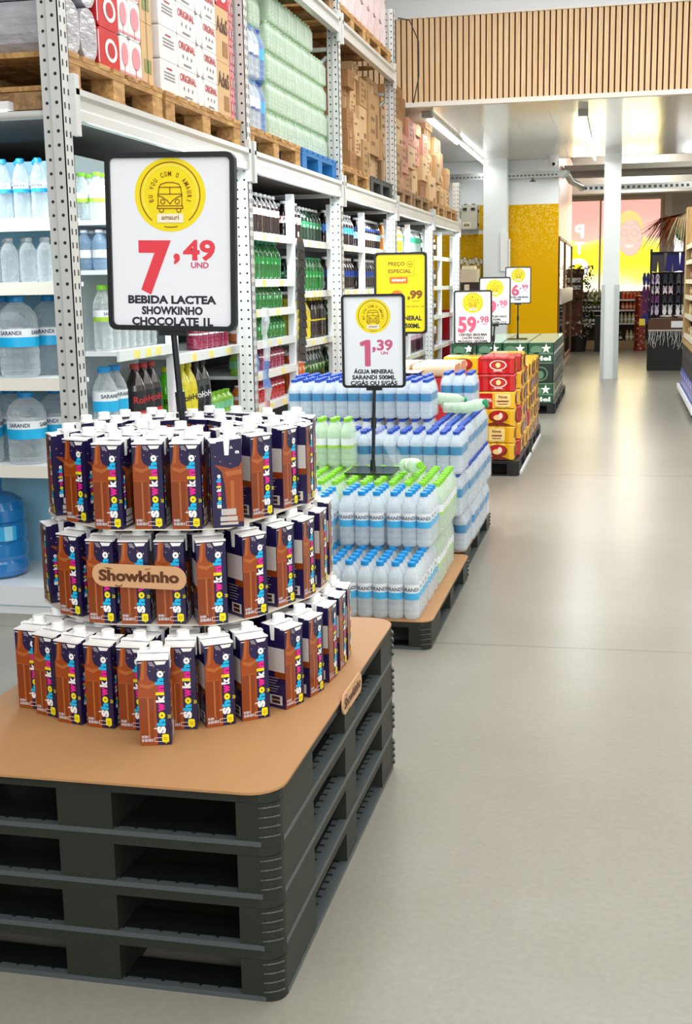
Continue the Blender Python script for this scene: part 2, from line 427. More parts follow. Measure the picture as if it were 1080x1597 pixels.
# electrical box on the wall
p, q = at_y(722, 321, yw), at_y(747, 358, yw)
t = empty('electrical_box', (p.x, yw, q.z)); tag(t, 'grey beige electrical box with dark latches high on the wall beyond the rack end', 'electrical box')
W_, H_ = q.x-p.x, p.z-q.z
b = MB(); b.box(0, -.18, 0, W_, -.001, H_); part(b, 'body', mat('box_beige', '#cfcbb6', .5), t)
b = MB()
for k in (.12, .62):
    b.box(W_*k, -.2, H_*.78, W_*(k+.24), -.18, H_*.88); b.box(W_*k, -.1, H_, W_*(k+.2), -.05, H_*1.05)
b.box(W_, -.12, H_*.12, W_*1.06, -.08, H_*.25); b.box(W_, -.12, H_*.68, W_*1.06, -.08, H_*.8)
part(b, 'latch', mat('latch_black', '#1b1b1b', .5), t)
b = MB(); b.rect(frame((0,-.182,0),(1,0,0),(0,0,1)), W_*.1, H_*.06, W_*.6, H_*.3)
b.text(frame((0,-.184,0),(1,0,0),(0,0,1)), '606', W_*.35, H_*.12, h=H_*.12, m=1, bold=.03)
part(b, 'label_plate', [cream, mat('ink_black', '#161616', .5)], t)

# receding cool-room glass front right of the mural
glass_refl = mat('door_glass_reflecting', '#e8d9c8', .03, spec=1.0, coat=1.0)
pinkwall = mat('partition_pale', '#f0c6b8', .35, spec=.4)
b = MB(); b.box(xr-.1, yw+.1, 0, xr, 23.4, 3.5); structure(b.build('wall_partition', pinkwall))
t = empty('drinks_cooler', (xr, yw+.15, 0)); tag(t, 'glass door drinks cooler set in the partition past the amber mural', 'cooler')
dk = mat('cooler_frame_brown', '#7a4a1c', .4)
for i, (y0, y1) in enumerate(((0,1.9),(2.0,4.7))):
    b = MB(); b.box(.002, y0, .15, .012, y1, 2.0); d = part(b, 'door', mat('cooler_glass', '#5b5330', .04, spec=1.0, coat=1.0), t)
    b = MB(); b.box(.002, y0, 2.0, .03, y1, 2.04); b.box(.002, y0, .12, .03, y1, .16); b.box(.002, y1-.05, .15, .03, y1, 2.0); b.box(.002, y0, .15, .03, y0+.05, 2.0)
    part(b, 'door_frame', dk, t)
b = MB(); b.box(.013, .1, 1.05, .05, 4.6, 1.28); 
part(b, 'shelf_display', mat('cooler_cans_pale', '#d9cfc0', .4, noise=.4, nscale=25), t)

# dark roof structure beyond the low ceiling
conc = mat('roof_concrete_grey', '#96948a', .8, noise=.08)
b = MB(); b.box(-7, 18.35, 3.75, 6, 31, 3.9); structure(b.build('ceiling_far', conc))
b = MB(); b.box(-7, 18.35, 3.13, 6, 18.4, 3.8); structure(b.build('wall_ceiling_step', conc))
b = MB(); b.box(-.9, 20.0, 2.985, 6, 20.25, 3.13); b.box(-.9, 19.6, 3.05, 6, 20.0, 3.13); structure(b.build('trim_beam', mat('beam_grey', '#a5a399', .8)))
b = MB(); b.box(xr, 23.4, 2.95, 6, 23.8, 3.75); structure(b.build('trim_lintel', mat('beam_grey2', '#b2afa6', .8)))
# cable tray
galv = mat('galvanised', '#a9aca8', .35, metal=.6)
t = empty('cable_tray', (0, 18.3, 2.9)); tag(t, 'perforated galvanised cable tray running along the wall above the amber mural', 'cable tray')
b = MB(); xa = at_y(700, 276, 18.25).x
b.box(xa, -.1, -.045, xr+.12, -.09, .045)
k = xa
while k < xr: b.box(k, -.1015, -.02, k+.03, -.1, .0, 1); k += .055
part(b, 'tray_run', [galv, mat('tray_hole', '#4a4c4a', .7)], t)
b = MB(); b.tube([(xr+.12,-.1,0),(xr+.16,.5,-.06),(xr+.3,1.4,-.1)], .05, 6); part(b, 'elbow', galv, t)
b = MB(); b.box(xr+.25, 1.4, -.15, 3.0, 1.45, -.06)
k = xr+.25
while k < 2.5: b.box(k, 1.398, -.13, k+.04, 1.4, -.09, 1); k += .08
part(b, 'tray_run', [galv, mat('tray_hole', '#4a4c4a', .7)], t)
b = MB(); p = at_y(832, 279, 18.25)
b.cyl((p.x,-.12,-.05),(p.x,-.12,-.1),.012,.012,8,0); b.box(p.x-.04,-.13,-.1,p.x+.04,-.11,-.085); part(b, 'bracket', mat('latch_black', '#1b1b1b', .5), t)

# CCTV dome
p = at_y(864, 243, 17.9)
t = empty('security_camera', (p.x, 17.9, 3.13)); tag(t, 'white dome security camera under the glossy ceiling by the wall corner', 'camera')
b = MB(); b.lathe([(.075,0),(.075,-.05),(.06,-.09)], 16, 0); part(b, 'housing', white, t)
b = MB(); b.ball((0,-.02,-.11), .06,.06,.06); part(b, 'dome', white, t)
b = MB(); b.ball((0.005,-.065,-.125), .025,.025,.025); part(b, 'lens', mat('lens_black', '#0a0a0a', .1), t)

# ceiling tube lamps
glow = mat('tube_glow', '#ffffff', .4, emit='#f7fbff', estr=4.0)
def ceiling_tube(x, y0, y1, label, pw=17):
    t = empty('tube_lamp', (x, y0, 3.13)); tag(t, label, 'lamp', 'tube lamps under the low ceiling')
    L = y1-y0
    b = MB(); b.box(-.05,-.02,-.06,.05,.1,-.001); part(b, 'end_box', mat('lamp_grey', '#9a9a98', .5), t)
    b = MB(); b.box(-.03,.1,-.03,.03,L,-.001); part(b, 'batten', white, t)
    for x_, a_, c_ in ((-.02,.25,L*.48),(.02,L*.5,L)):
        b = MB(); b.cyl((x_,a_,-.05),(x_,c_,-.05),.02,.02,10); part(b, 'tube', glow, t)
    area('tube_light', (x, y0+L/2, 3.03), (0,0,0), .1, L, pw, (.97,1,1))
q = at_z(666,183,3.07); ceiling_tube(q.x, 12.9, 18.2, 'long bright tube lamp under the glossy ceiling above the stacked brown boxes')
q = at_z(910,180,3.07); ceiling_tube(q.x, 13.3, 18.2, 'long bright tube lamp under the glossy ceiling between the two white pillars', 34)
ceiling_tube(1.36, 13.3, 18.2, 'added tube lamp under the glossy ceiling over the wooden shelf unit', 40)  # third tube, added to brighten the sandal stand

# far window wall
Yw = 28.0
wx0, wx1 = -1.75, .79
wz0, wz1 = 1.0, 3.1
b = MB()
b.box(-7, Yw, 0, wx0, Yw+.15, 3.75); b.box(wx1, Yw, 0, 1.1, Yw+.15, 3.75); b.box(wx0, Yw, 0, wx1, Yw+.15, wz0); b.box(wx0, Yw, wz1, wx1, Yw+.15, 3.75)
b.box(1.1, Yw, 0, 1.75, Yw+.15, 1.0); b.box(1.1, Yw, 2.7, 1.75, Yw+.15, 3.75); b.box(1.75, Yw, 0, 6, Yw+.15, 3.75)
structure(b.build('wall_far', mat('far_wall_warm', '#d9cdc6', .6)))
def poster_material():
    """translucent print on the shop window, lit from outside by daylight"""
    M = bpy.data.materials.new('backlit_window_print'); M.use_nodes = True; nt = M.node_tree; bs = nt.nodes['Principled BSDF']
    N = nt.nodes.new; L = nt.links.new
    tc = N('ShaderNodeTexCoord'); sp = N('ShaderNodeSeparateXYZ'); L(tc.outputs['Object'], sp.inputs[0])
    n = N('ShaderNodeTexNoise'); n.inputs['Scale'].default_value = 1.8; n.inputs['Detail'].default_value = 1; L(tc.outputs['Object'], n.inputs['Vector'])
    ma = N('ShaderNodeMath'); ma.operation = 'MULTIPLY_ADD'; ma.inputs[1].default_value = .5; L(n.outputs[0], ma.inputs[0]); L(sp.outputs['Z'], ma.inputs[2])
    cr = N('ShaderNodeValToRGB'); e = cr.color_ramp.elements
    mr = N('ShaderNodeMapRange'); mr.inputs['From Min'].default_value = 1.0; mr.inputs['From Max'].default_value = 3.4; L(ma.outputs[0], mr.inputs['Value']); L(mr.outputs[0], cr.inputs[0])
    e[0].position = .0; e[0].color = lin('#fff8ea')
    e[1].position = 1.0; e[1].color = lin('#f3a99b')
    for p_, c_ in ((.22,'#fff6d8'),(.30,'#fff06a'),(.40,'#ffe900'),(.55,'#ffee20'),(.615,'#fff070'),(.65,'#f8bba8'),(.85,'#f7a79c')):
        k = e.new(p_); k.color = lin(c_)
    L(cr.outputs[0], bs.inputs['Emission Color']); bs.inputs['Emission Strength'].default_value = .9
    bs.inputs['Base Color'].default_value = lin('#806048'); bs.inputs['Roughness'].default_value = .2
    return M
pm = poster_material()
def win_mat(n, c, s=.8): return mat(n, '#807060', .3, emit=c, estr=s)
t = empty('window_poster', (0, Yw, 0)); tag(t, 'backlit pink and yellow window poster with a pale smiling face and white letters', 'poster')
b = MB(); b.box(wx0, .02, wz0, wx1, .04, wz1); part(b, 'printed_film', pm, t)
fr = FX(.015)
b = MB(); cx, cz = .165, 2.3
b.disc(fr, cx-.03, cz+.2, .3, .38, 1); 
fr = FX(.012); b.disc(fr, cx, cz, .26, .38, 0)
fr = FX(.009)
for s_ in (-1, 1):
    b.arc(fr, cx+s_*.11-.02, cz+.1, .07, .02, 0, 360, 2, 18); b.arc(fr, cx+s_*.11-.02, cz+.2, .09, .018, 30, 150, 2, 10)
b.line(fr, [(cx-.03,cz+.06),(cx-.07,cz-.06),(cx+.02,cz-.07)], .016, 2)
b.poly(fr, [(cx-.13,cz-.15),(cx+.09,cz-.15),(cx+.06,cz-.2),(cx-.02,cz-.22),(cx-.1,cz-.2)], 3)
b.arc(fr, cx, cz, .26, .014, -160, 80, 2, 30, ry=.38)
part(b, 'printed_face', [win_mat('face_peach','#f4c2b4',.85), win_mat('hat_yellow','#f8cf80',.85), win_mat('face_line','#e6ac9c',.82), win_mat('teeth','#f9d8cc',.9)], t)
b = MB(); fr = frame((0,.012,0),(-1,0,0),(0,0,1)); wl = win_mat('letter_white','#ffffff',1.0)
b.text(fr, 'P', .93, 2.33, h=.28, bold=.04); b.text(fr, 'T', .93, 1.98, h=.25, bold=.04); b.text(fr, 'O', .95, 1.45, h=.42, bold=.06)
part(b, 'printed_letters', wl, t)
b = MB(); b.box(wx0-.03,-.02,wz1,wx1+.04,.0,wz1+.05); b.box(wx1,-.02,wz0,wx1+.04,.0,wz1); b.box(-.5,-.02,wz0,-.46,.0,wz1)
structure(b.build('window_1', mat('window_frame_pale', '#f1ded6', .4), None, (0, Yw, 0)))
b = MB(); b.box(1.1, .02, 1.0, 1.75, .04, 2.7); structure(b.build('window_2', win_mat('daylight_pane','#ffffff',1.0), None, (0,Yw,0)))
b = MB(); b.box(.88,-.12,2.75,1.03,-.001,3.2); b.cyl((.97,-.05,1.4),(.97,-.05,2.75),.03,.03,8)
tag(b.build('shutter_motor', mat('shutter_cream', '#efe4da', .4), None, (0,Yw,0)), 'cream roller shutter motor box with a pipe beside the lit window', 'shutter motor')
al = area('window_glow', (-.4, Yw-.1, 2.0), (math.radians(90),0,math.radians(180)), 2.2, 2.0, 40, (1,.86,.5))

# ================================================================== PALLET RACK
RX = -2.0                      # aisle face of the rack
RXB = -3.15                    # back posts
UY = [4.295, 6.58, 8.87, 11.09, 13.34, 15.6]
rackm = mat('rack_grey_paint', '#d6d8d5', .35, metal=.08, noise=.06, nscale=3)
beamm = mat('rack_beam_zinc', '#dcddda', .28, metal=.2, noise=.12, nscale=5, stretch=(1,.3,6))
holem = mat('rack_hole_dark', '#23262a', .8)
rack = empty('pallet_rack', (0, 0, 0)); tag(rack, 'tall grey steel pallet rack with perforated posts along the drinks shelves', 'rack')
def upright(y0, top, back=False, full=True):
    b = MB(); x1 = RXB if back else RX; s = -1 if not back else 1
    d = .075*s
    # open channel post: aisle face, two side faces with a step
    b.box(min(x1,x1+.004*s), y0, 0, max(x1,x1+.004*s), y0+.075, top)
    for ya in (y0, y0+.071):
        b.box(min(x1,x1+.045*s), ya, 0, max(x1,x1+.045*s), ya+.004, top)
        yb = ya+.012 if ya == y0 else ya-.012
        b.box(min(x1+.045*s,x1+.085*s), yb, 0, max(x1+.045*s,x1+.085*s), yb+.004, top)
    if not back:
        z = .05
        while z < top-.05:
            for k in (.016, .05): b.box(x1-.001, y0+k, z, x1+.0008, y0+k+.009, z+.022, 1)
            for i, xx in enumerate((.022,)):
                b.cyl((x1-xx, y0-.0008, z+.02), (x1-xx, y0+.001, z+.02), .0065, .0065, 8, 1, False)
            b.cyl((x1-.066, y0+.0112, z+.02), (x1-.066, y0+.0128, z+.02), .006, .006, 8, 1, False)
            z += .05
        b.box(x1-.09, y0-.02, 0, x1+.02, y0+.095, .008)
    return part(b, 'upright', [rackm, holem], rack)
tops = [4.3, 4.3, 4.2, 3.76, 2.18, 2.62]
for y, tp in zip(UY, tops):
    upright(y, tp); upright(y, tp, True)
def brace(y, za, zb):
    b = MB(); b.cyl((RX-.09, y+.038, za), (RXB+.09, y+.038, zb), .016, .016, 6); part(b, 'brace', rackm, rack)
for y, tp in zip(UY, tops):
    for z in (2.036, 3.05): 
        if z < tp: brace(y, z, z)
    zz = [(2.2,3.0)] if tp > 3 else []
    for a, c in zz: brace(y, c, a)
def beam(y0, y1, z0, z1, x):
    b = MB(); s = 1 if x == RX else -1
    prof = [(x+.012*s,z0),(x+.012*s,z0+.035),(x+.004*s,z0+.045),(x+.004*s,z1-.035),(x+.02*s,z1-.022),(x+.02*s,z1),(x-.035*s,z1),(x-.035*s,z0)]
    n = len(prof)
    v = [(p[0],y0,p[1]) for p in prof]+[(p[0],y1,p[1]) for p in prof]
    b.add(v, [tuple(range(n)),tuple(range(2*n-1,n-1,-1))]+[(i,(i+1)%n,n+(i+1)%n,n+i) for i in range(n)], 0)
    for ya in (y0-.012, y1-.03):
        b.box(x-.002 if s>0 else x-.02, ya, z0-.06, x+.02 if s>0 else x+.002, ya+.042, z1+.05, 1)
    part(b, 'beam', [beamm, rackm], rack)
for a, c in zip(UY[:-1], UY[1:]):
    for x in (RX, RXB): beam(a+.08, c, 2.02, 2.13, x)
for a, c in zip(UY[:3], UY[1:4]):
    for x in (RX, RXB): beam(a+.08, c, 3.148, 3.25, x)
b = MB()
p = (RX+.02, UY[3]+.1, 3.7)
b.tube([p,(RX+.12,UY[3]+.12,3.68),(RX+.2,UY[3]+.13,3.5),(RX+.2,UY[3]+.13,3.2),(RX+.15,UY[3]+.13,2.98)], .006, 5)
tag(b.build('cable', mat('cable_dark', '#33322f', .6)), 'thin loose dark cable hanging from the top of the rack post beside the slatted fascia', 'cable')

# ------------------------------------------------------------------ pallets
wA = wood_mat('pallet_wood_warm', '#8a5a2c', '#d8ac6c', (10, 2, 10))
wB = wood_mat('pallet_wood_grey', '#6b4d30', '#b89263', (10, 2, 10))
wBlue = mat('pallet_blue_paint', '#1272b8', .55, noise=.2, nscale=12)
plG = mat('pallet_plastic_green_black', '#33382e', .6)
def wooden_pallet(y0, y1, z, label, wood, x0=RX-.02, x1=RXB+.05, group='pallets on the rack', H=.14):
    t = empty('wooden_pallet', (x0, y0, z)); tag(t, label, 'pallet', group)
    Lx = x0-x1; Ly = y1-y0
    b = MB()
    n = 7; wd = Ly/(n+2.2)
    for i in range(n):
        yy = i*(Ly-wd)/(n-1); b.box(-Lx, yy, H-.02, 0, yy+wd, H)
    part(b, 'deck', wood, t)
    for q in (0, .5, 1):
        b = MB(); xx = -q*(Lx-.1)
        b.box(xx-.1, 0, H-.042, xx-.002, Ly, H-.02)
        for k in (0, .5, 1): yy = k*(Ly-.12); b.box(xx-.1, yy+.002, .018, xx-.004, yy+.118, H-.042)
        part(b, 'stringer', wood, t)
    for k in (0, .5, 1):
        b = MB(); yy = k*(Ly-.12); b.box(-Lx, yy, 0, 0, yy+.12, .018); part(b, 'bottom_board', wood, t)
    return t
PZ = 2.132
wooden_pallet(4.4, 5.38, PZ, 'wooden pallet on the lower rack beam under grey wrapped and red packs', wA)
wooden_pallet(5.42, 6.55, PZ, 'wooden pallet on the lower rack beam under the white drink cases', wA)
wooden_pallet(6.69, 7.82, PZ, 'wooden pallet on the lower rack beam under the large blue water bottles', wA)
wooden_pallet(7.87, 8.84, PZ, 'bright blue painted pallet under the tall stack of pale green bottle packs', wBlue)
wooden_pallet(8.98, 10.06, PZ, 'warm wooden pallet with open ends just past the blue pallet', wA)
wooden_pallet(10.1, 11.06, PZ, 'dark green black pallet under brown cartons', plG)
wooden_pallet(11.2, 12.18, PZ, 'worn grey brown wooden pallet in the fourth rack bay, nearer end', wB)
wooden_pallet(12.24, 13.3, PZ, 'dark slatted wooden pallet in the fourth rack bay, farther end', wB)
wooden_pallet(13.45, 14.46, PZ, 'wooden pallet in the last rack bay, nearer end', wA)
wooden_pallet(14.52, 15.56, PZ, 'wooden pallet at the far end of the last rack bay', wA)
UZ = 3.252
wooden_pallet(6.69, 7.7, UZ, 'dark wooden pallet overhead on the upper rack beam, second bay', wB)
wooden_pallet(7.76, 8.84, UZ, 'dark wooden pallet overhead on the upper rack beam near the third post', wB)
wooden_pallet(8.98, 9.98, UZ, 'warm wooden pallet on the upper beam under pale pink packs', wA)
wooden_pallet(10.02, 11.06, UZ, 'warm wooden pallet at the far end of the upper beam, overhanging the post', wA)

# ------------------------------------------------------------------ goods on the rack
GZ = PZ+.142
shrink_grey = mat('shrink_wrap_grey', '#b9b7be', .16, spec=.9, noise=.3, nscale=9, bump=1.0, bscale=14, stretch=(1,1,2.5))
brownpack = mat('wrapped_brown_jars', '#5b412f', .2, spec=.8, noise=.6, nscale=14, bump=.8, bscale=18)
redp = mat('pack_red', '#cf2b32', .25, noise=.12); pinkp = mat('pack_pink', '#ee9aa4', .25, noise=.18, nscale=12); whitep = mat('pack_white', '#f1ecec', .3)
card = wood_mat('carton_board', '#b08a5c', '#c29b6e', (2,2,2), .75); cardL = mat('carton_board_light', '#d6b183', .75); cardD = mat('carton_board_dark', '#a5794c', .75); cardP = mat('carton_board_pink', '#cf8d76', .7)
ink_r = mat('print_red', '#c2222c', .4); ink_b = mat('print_brown', '#5c3a20', .5); ink_k = mat('print_grey', '#8a8a8c', .5); ink_g = mat('print_olive', '#8a8f55', .5)
def pillow(mb, x0, y0, z0, x1, y1, z1, r=.03, m=0):
    """soft edged wrapped block, long in x"""
    pts = [(p[0],p[1]) for p in mb.rpts(y0,z0,y1,z1,min(r,(y1-y0)/2.2,(z1-z0)/2.2),3)]
    return mb.xprism(pts, x0, x1, m)
FA = lambda x, y0, z0: frame((x, y0, z0), (0,1,0), (0,0,1))   # a face turned to the aisle (+X)
def block(y0, y1, z0, z1, mats, label, cat, name, deco=None, x0=RX-.04, x1=RXB+.15, soft=0, group=None):
    """one wrapped pack or box on the rack; deco(b, frame, w, h) prints its aisle side"""
    t = empty(name, (x0, y0, z0)); tag(t, label, cat, group)
    b = MB(); W_, H_ = y1-y0-.004, z1-z0-.002; D = x0-x1
    if soft: pillow(b, -D, 0, 0, 0, W_, H_, soft)
    else: b.box(-D, 0, 0, 0, W_, H_, 0, 0)
    part(b, 'body', mats[0], t)
    if deco:
        b = MB(); deco(b, FA(.0015,0,0), W_, H_, lambda y=-.0015: frame((0,y,0),(-1,0,0),(0,0,1)))
        if b.v: part(b, 'print', mats, t)
    return t
def py(px_, y_=110, X=RX-.04): return at_x(px_, y_, X).y
# first bay, nearer pallet
for k, (z0, z1) in enumerate(((GZ,GZ+.21),(GZ+.212,GZ+.42),(GZ+.422,GZ+.63))):
    for j in range(3):
        x_ = RX-.5-j*.22
        block(4.42, 4.68, z0, z1-.02, [brownpack], '%s wrapped pack of dark jars %s, behind the nearest rack post' % (['lowest','middle','upper'][k], ['in the front row','in the middle row','in the back row'][j]), 'pack', 'wrapped_jar_pack', None, x_, x_-.21, .03, 'wrapped jar packs on the rack')
edges = [py(x, 110) for x in (106, 132, 158)]
for k in range(3):
    for j in range(2):
        block(max(edges[j],4.42) if j else 4.42, edges[j+1], GZ+.2*k, GZ+.2*k+.2, [shrink_grey], 'grey shrink-wrapped pack, %s layer, %s on the first rack pallet' % (['lower','middle','upper'][k], ['beside the post','beside the red packs'][j]), 'pack', 'shrink_wrapped_pack', None, RX-.05, RX-.48, .07, 'grey wrapped packs')
def deco_red(b, fr, W, H, fr2):
    b.disc(fr, W*.6, H*.5, W*.28, H*.3, 2, 18); b.disc(frame(fr[0]+Vector((.001,0,0)),fr[1],fr[2]), W*.6, H*.5, W*.17, H*.2, 1, 18)
    b.rect(fr, W*.02, H*.1, W*.06, H*.9, 2)
e0, e1 = py(158,110), py(192,110)
for k in range(4):
    block(e0, e1, GZ+.155*k, GZ+.155*(k+1), [redp, ink_r, whitep], '%s red pack of the stack beside the grey wrapped packs' % ['lowest','second lowest','third','topmost'][k], 'pack', 'red_pack', deco_red, RX-.05, RX-.6, .03, 'red packs')
def deco_pw(b, fr, W, H, fr2):
    b.disc(fr, W*.55, H*.55, W*.34, H*.3, 1, 20)
    b.rect(fr, W*.05, H*.06, W*.95, H*.12, 1); b.rect(fr, W*.48, H*.02, W*.53, H*.3, 1)
e = [py(x,125) for x in (192, 207, 226)]
for j in range(2):
    for k in range(4):
        block(e[j], e[j+1], GZ+.16*k, GZ+.16*(k+1), [whitep, pinkp], 'white and pink printed pack, %s of the %s column' % (['bottom one','second one up','third one up','top one'][k], ['red side','carton side'][j]), 'pack', 'pink_white_pack', deco_pw, RX-.05, RX-.55, .025, 'white and pink packs')
def deco_box(b, fr, W, H, fr2):
    b.rect(fr, W*.47, 0, W*.53, H, 2); b.rect(fr, W*.2, H*.2, W*.8, H*.42, 1)
e0, e1 = py(227,140), py(255,140)
for k in range(3): block(e0, min(e1,5.36), GZ+.26*k, GZ+.26*(k+1), [cardL, ink_g, card], '%s brown carton between the pink packs and the white cases' % ['bottom','middle','top'][k], 'carton', 'brown_carton', deco_box, RX-.05, RX-.6, 0, 'cartons on the first pallet')
# first bay, farther pallet: white cases
def deco_orig(b, fr, W, H, fr2):
    b.text(fr, 'ORIGINAL', W*.5, H*.6, wd=W*.86, h=H*.24, m=1, bold=.02)
    for k in (.28,.5,.72): b.poly(fr, [(W*k,H*.3),(W*k+.011,H*.38),(W*k,H*.46),(W*k-.011,H*.38)], 2)
    b.rect(fr, W*.3, H*.1, W*.7, H*.16, 2)
def deco_white(b, fr, W, H, fr2):
    for k in range(3): b.rect(fr, W*.2, H*(.42+.1*k), W*.8, H*(.46+.1*k), 2)
    b.rect(fr, W*.35, H*.75, W*.65, H*.8, 1)
zc = .145
cols = [(255,283,0),(283,312,1),(312,322,2),(322,343,1)]
nm = ['carton side','second column','narrow column','far column']
for j, (xa, xb, kind) in enumerate(cols):
    ya, yb = max(py(xa,150),5.42), py(xb,150)
    for k in range(5):
        if kind == 1: d, mt = deco_orig, [whitep, ink_r, ink_k]
        elif kind == 0: d, mt = deco_white, [whitep, ink_r, ink_k]
        else: d, mt = None, [whitep, ink_k, ink_k]
        block(ya, yb, GZ+zc*k, GZ+zc*(k+1), mt, 'white drink case on the rack, %s case up in the %s' % (ORD[k], nm[j]), 'case', 'white_drink_case', d, RX-.05, RX-.5, .012 if kind != 2 else .04, 'white drink cases')
def deco_ades(b, fr, W, H, fr2):
    b.text(fr, 'AdeS', W*.5, H*.55, wd=W*.85, h=H*.28, m=1, bold=.03); b.rect(fr, W*.5, H*.12, W*.9, H*.4, 2)
ya, yb = py(343,165), py(363,165)
for k in range(2): block(ya, yb, GZ+.27*k, GZ+.27*(k+1), [cardL, ink_b, cardD], '%s brown juice carton beside the white cases' % ['lower','upper'][k], 'carton', 'juice_carton', deco_ades, RX-.05, RX-.6, 0, 'juice cartons')
ya, yb, yc = py(343,120), py(363,160), 6.55
for k in range(3): block(ya, yb, GZ+.54+.15*k, GZ+.54+.15*(k+1), [redp, pinkp, whitep], '%s red pack standing on the juice cartons' % ['lower','middle','upper'][k], 'pack', 'red_pack', deco_red, RX-.05, RX-.5, .03, 'red packs above juice')
for j in range(2):
    q0, q1 = yb+(yc-yb)*j/2, yb+(yc-yb)*(j+1)/2
    for k in range(7): block(q0, q1, GZ+.125*k, GZ+.125*(k+1), [pinkp, whitep, redp], 'pink pack by the second rack post, %s up in the %s column' % (ORD[k], ['nearer','farther'][j]), 'pack', 'pink_pack', deco_red, RX-.05, RX-.5, .02, 'pink packs')

# ------------------------------------------------------------------ bottles
clr = clear_mat('bottle_clear', '#f2f9fc', .34)
clr2 = clear_mat('bottle_clear_ribbed', '#f4fbfd', .6, .05, 1.3, 55)
clrG = clear_mat('bottle_pale_green', '#e4f7df', .3)
clrB = clear_mat('bottle_pale_blue', '#ecf5fd', .34)
film = clear_mat('shrink_film', '#f8fcfe', .72, .08, .9, 25, .6)
def liquid(n, c, r=.12): return mat('liquid_'+n, c, r, spec=.8, coat=.3, noise=.12, nscale=40)
capB = mat('cap_blue', '#0f8fd6', .35); capN = mat('cap_dark_blue', '#1c49b0', .35); capG = mat('cap_green', '#86d12b', .35); capW = mat('cap_white', '#eef0f4', .35); capK = mat('cap_black', '#17181c', .35); capY = mat('cap_yellow', '#d8d21e', .35); capR = mat('cap_red', '#b5333a', .35); capT = mat('cap_teal_green', '#1f9a62', .35)
labW = mat('label_white', '#f0f3f6', .4); labWp = print_mat('label_white_purple', '#eceaf4', '#6a4aa8', 45, .58); labWr = print_mat('label_white_red', '#f2ece6', '#c8343a', 40, .5); labGr = print_mat('label_green_print', '#1b9440', '#c9efcf', 45, .58); labBl = print_mat('label_blue_print', '#2c7fd8', '#dbe9fa', 40, .57); labNv = print_mat('label_navy_print', '#1b3f9a', '#e6d44a', 45, .62); labWk = print_mat('label_white_dark', '#e6e8ea', '#39434d', 45, .56); labC = mat('label_cyan', '#1cb2e8', .35); labT = mat('label_teal', '#1d80b4', .35); labInk = mat('label_ink', '#23405c', .5); labG = mat('label_lime', '#a6d43c', .4); labN = mat('label_navy', '#1b3f9a', .4)
labR = mat('label_red', '#c92a30', .4); labO = mat('label_orange', '#e7852c', .4); labP = mat('label_purple', '#5b3a9c', .4); labY = mat('label_yellow', '#e8d21f', .4); labK = mat('label_black', '#1c1c20', .4)
def bottle_prof(h, r, kind='std'):
    if kind == 'jug':
        return [(r*.82,0),(r*.96,.012),(r,.03),(r*.97,h*.1),(r,h*.17),(r*.96,h*.24),(r,h*.31),(r*.96,h*.38),(r,h*.44),(r,h*.66),(r*.98,h*.72),(r*.86,h*.8),(r*.62,h*.87),(r*.36,h*.915),(r*.3,h*.93)]
    if kind == 'cola':
        return [(r*.7,0),(r*.95,.012),(r,.035),(r*.97,h*.26),(r,h*.32),(r,h*.6),(r*.9,h*.7),(r*.62,h*.81),(r*.38,h*.89),(r*.33,h*.925)]
    return [(r*.8,0),(r*.97,.008),(r,.02),(r*.95,h*.12),(r,h*.18),(r*.95,h*.25),(r,h*.31),(r*.96,h*.38),(r,h*.43),(r,h*.66),(r*.93,h*.73),(r*.7,h*.82),(r*.45,h*.89),(r*.4,h*.92)]
def cyl_text(b, t, r, z, hgt, m, face=-90.0, bold=.02, n_rep=1):
    """text wrapped round a bottle of radius r, centred on compass angle face (degrees, -90 is -Y)"""
    v, f, x0, x1, y0, y1 = text_geo(t, bold); s = hgt/.73
    P = []
    for x, y in v:
        a = math.radians(face)+(x-(x0+x1)/2)*s/r
        P.append((r*math.cos(a), r*math.sin(a), z+y*s))
    b.add(P, f, m)
def make_bottle(name, h, r, body, cap, bands, kind='std', n=12, text=None, parts=True):
    """bands: list of (z0,z1,material) wrapped round the body as label; returns root mesh"""
    pr = bottle_prof(h, r, kind)
    b = MB(); b.lathe(pr, n, 0)
    nr = pr[-1][0]
    if parts:
        o = b.build(name, body)
        c = MB(); c.lathe([(nr*1.28,h*.925),(nr*1.3,h*.93),(nr*1.3,h*.985),(nr*1.1,h)], n, 0); part(c, 'cap', cap, o)
        if bands:
            mats = [x[2] for x in bands]; lb = MB()
            for i, (z0,z1,mm) in enumerate(bands): lb.lathe([(r*1.012,z0*h),(r*1.012,z1*h)], n+4, i, caps=False)
            if text:
                mats.append(text[3]); 
                for fc in text[4]: cyl_text(lb, text[0], r*1.02, text[1]*h, text[2]*h, len(mats)-1, fc)
            part(lb, 'label', mats, o)
    else:
        mats = [body, cap]
        b.lathe([(nr*1.28,h*.925),(nr*1.3,h*.93),(nr*1.3,h*.985),(nr*1.1,h)], n, 1)
        for i, (z0,z1,mm) in enumerate(bands):
            mats.append(mm); b.lathe([(r*1.012,z0*h),(r*1.012,z1*h)], n, i+2, caps=False)
        o = b.build(name, mats)
    return o
PROTO = {}
def hide_proto(o):
    pass

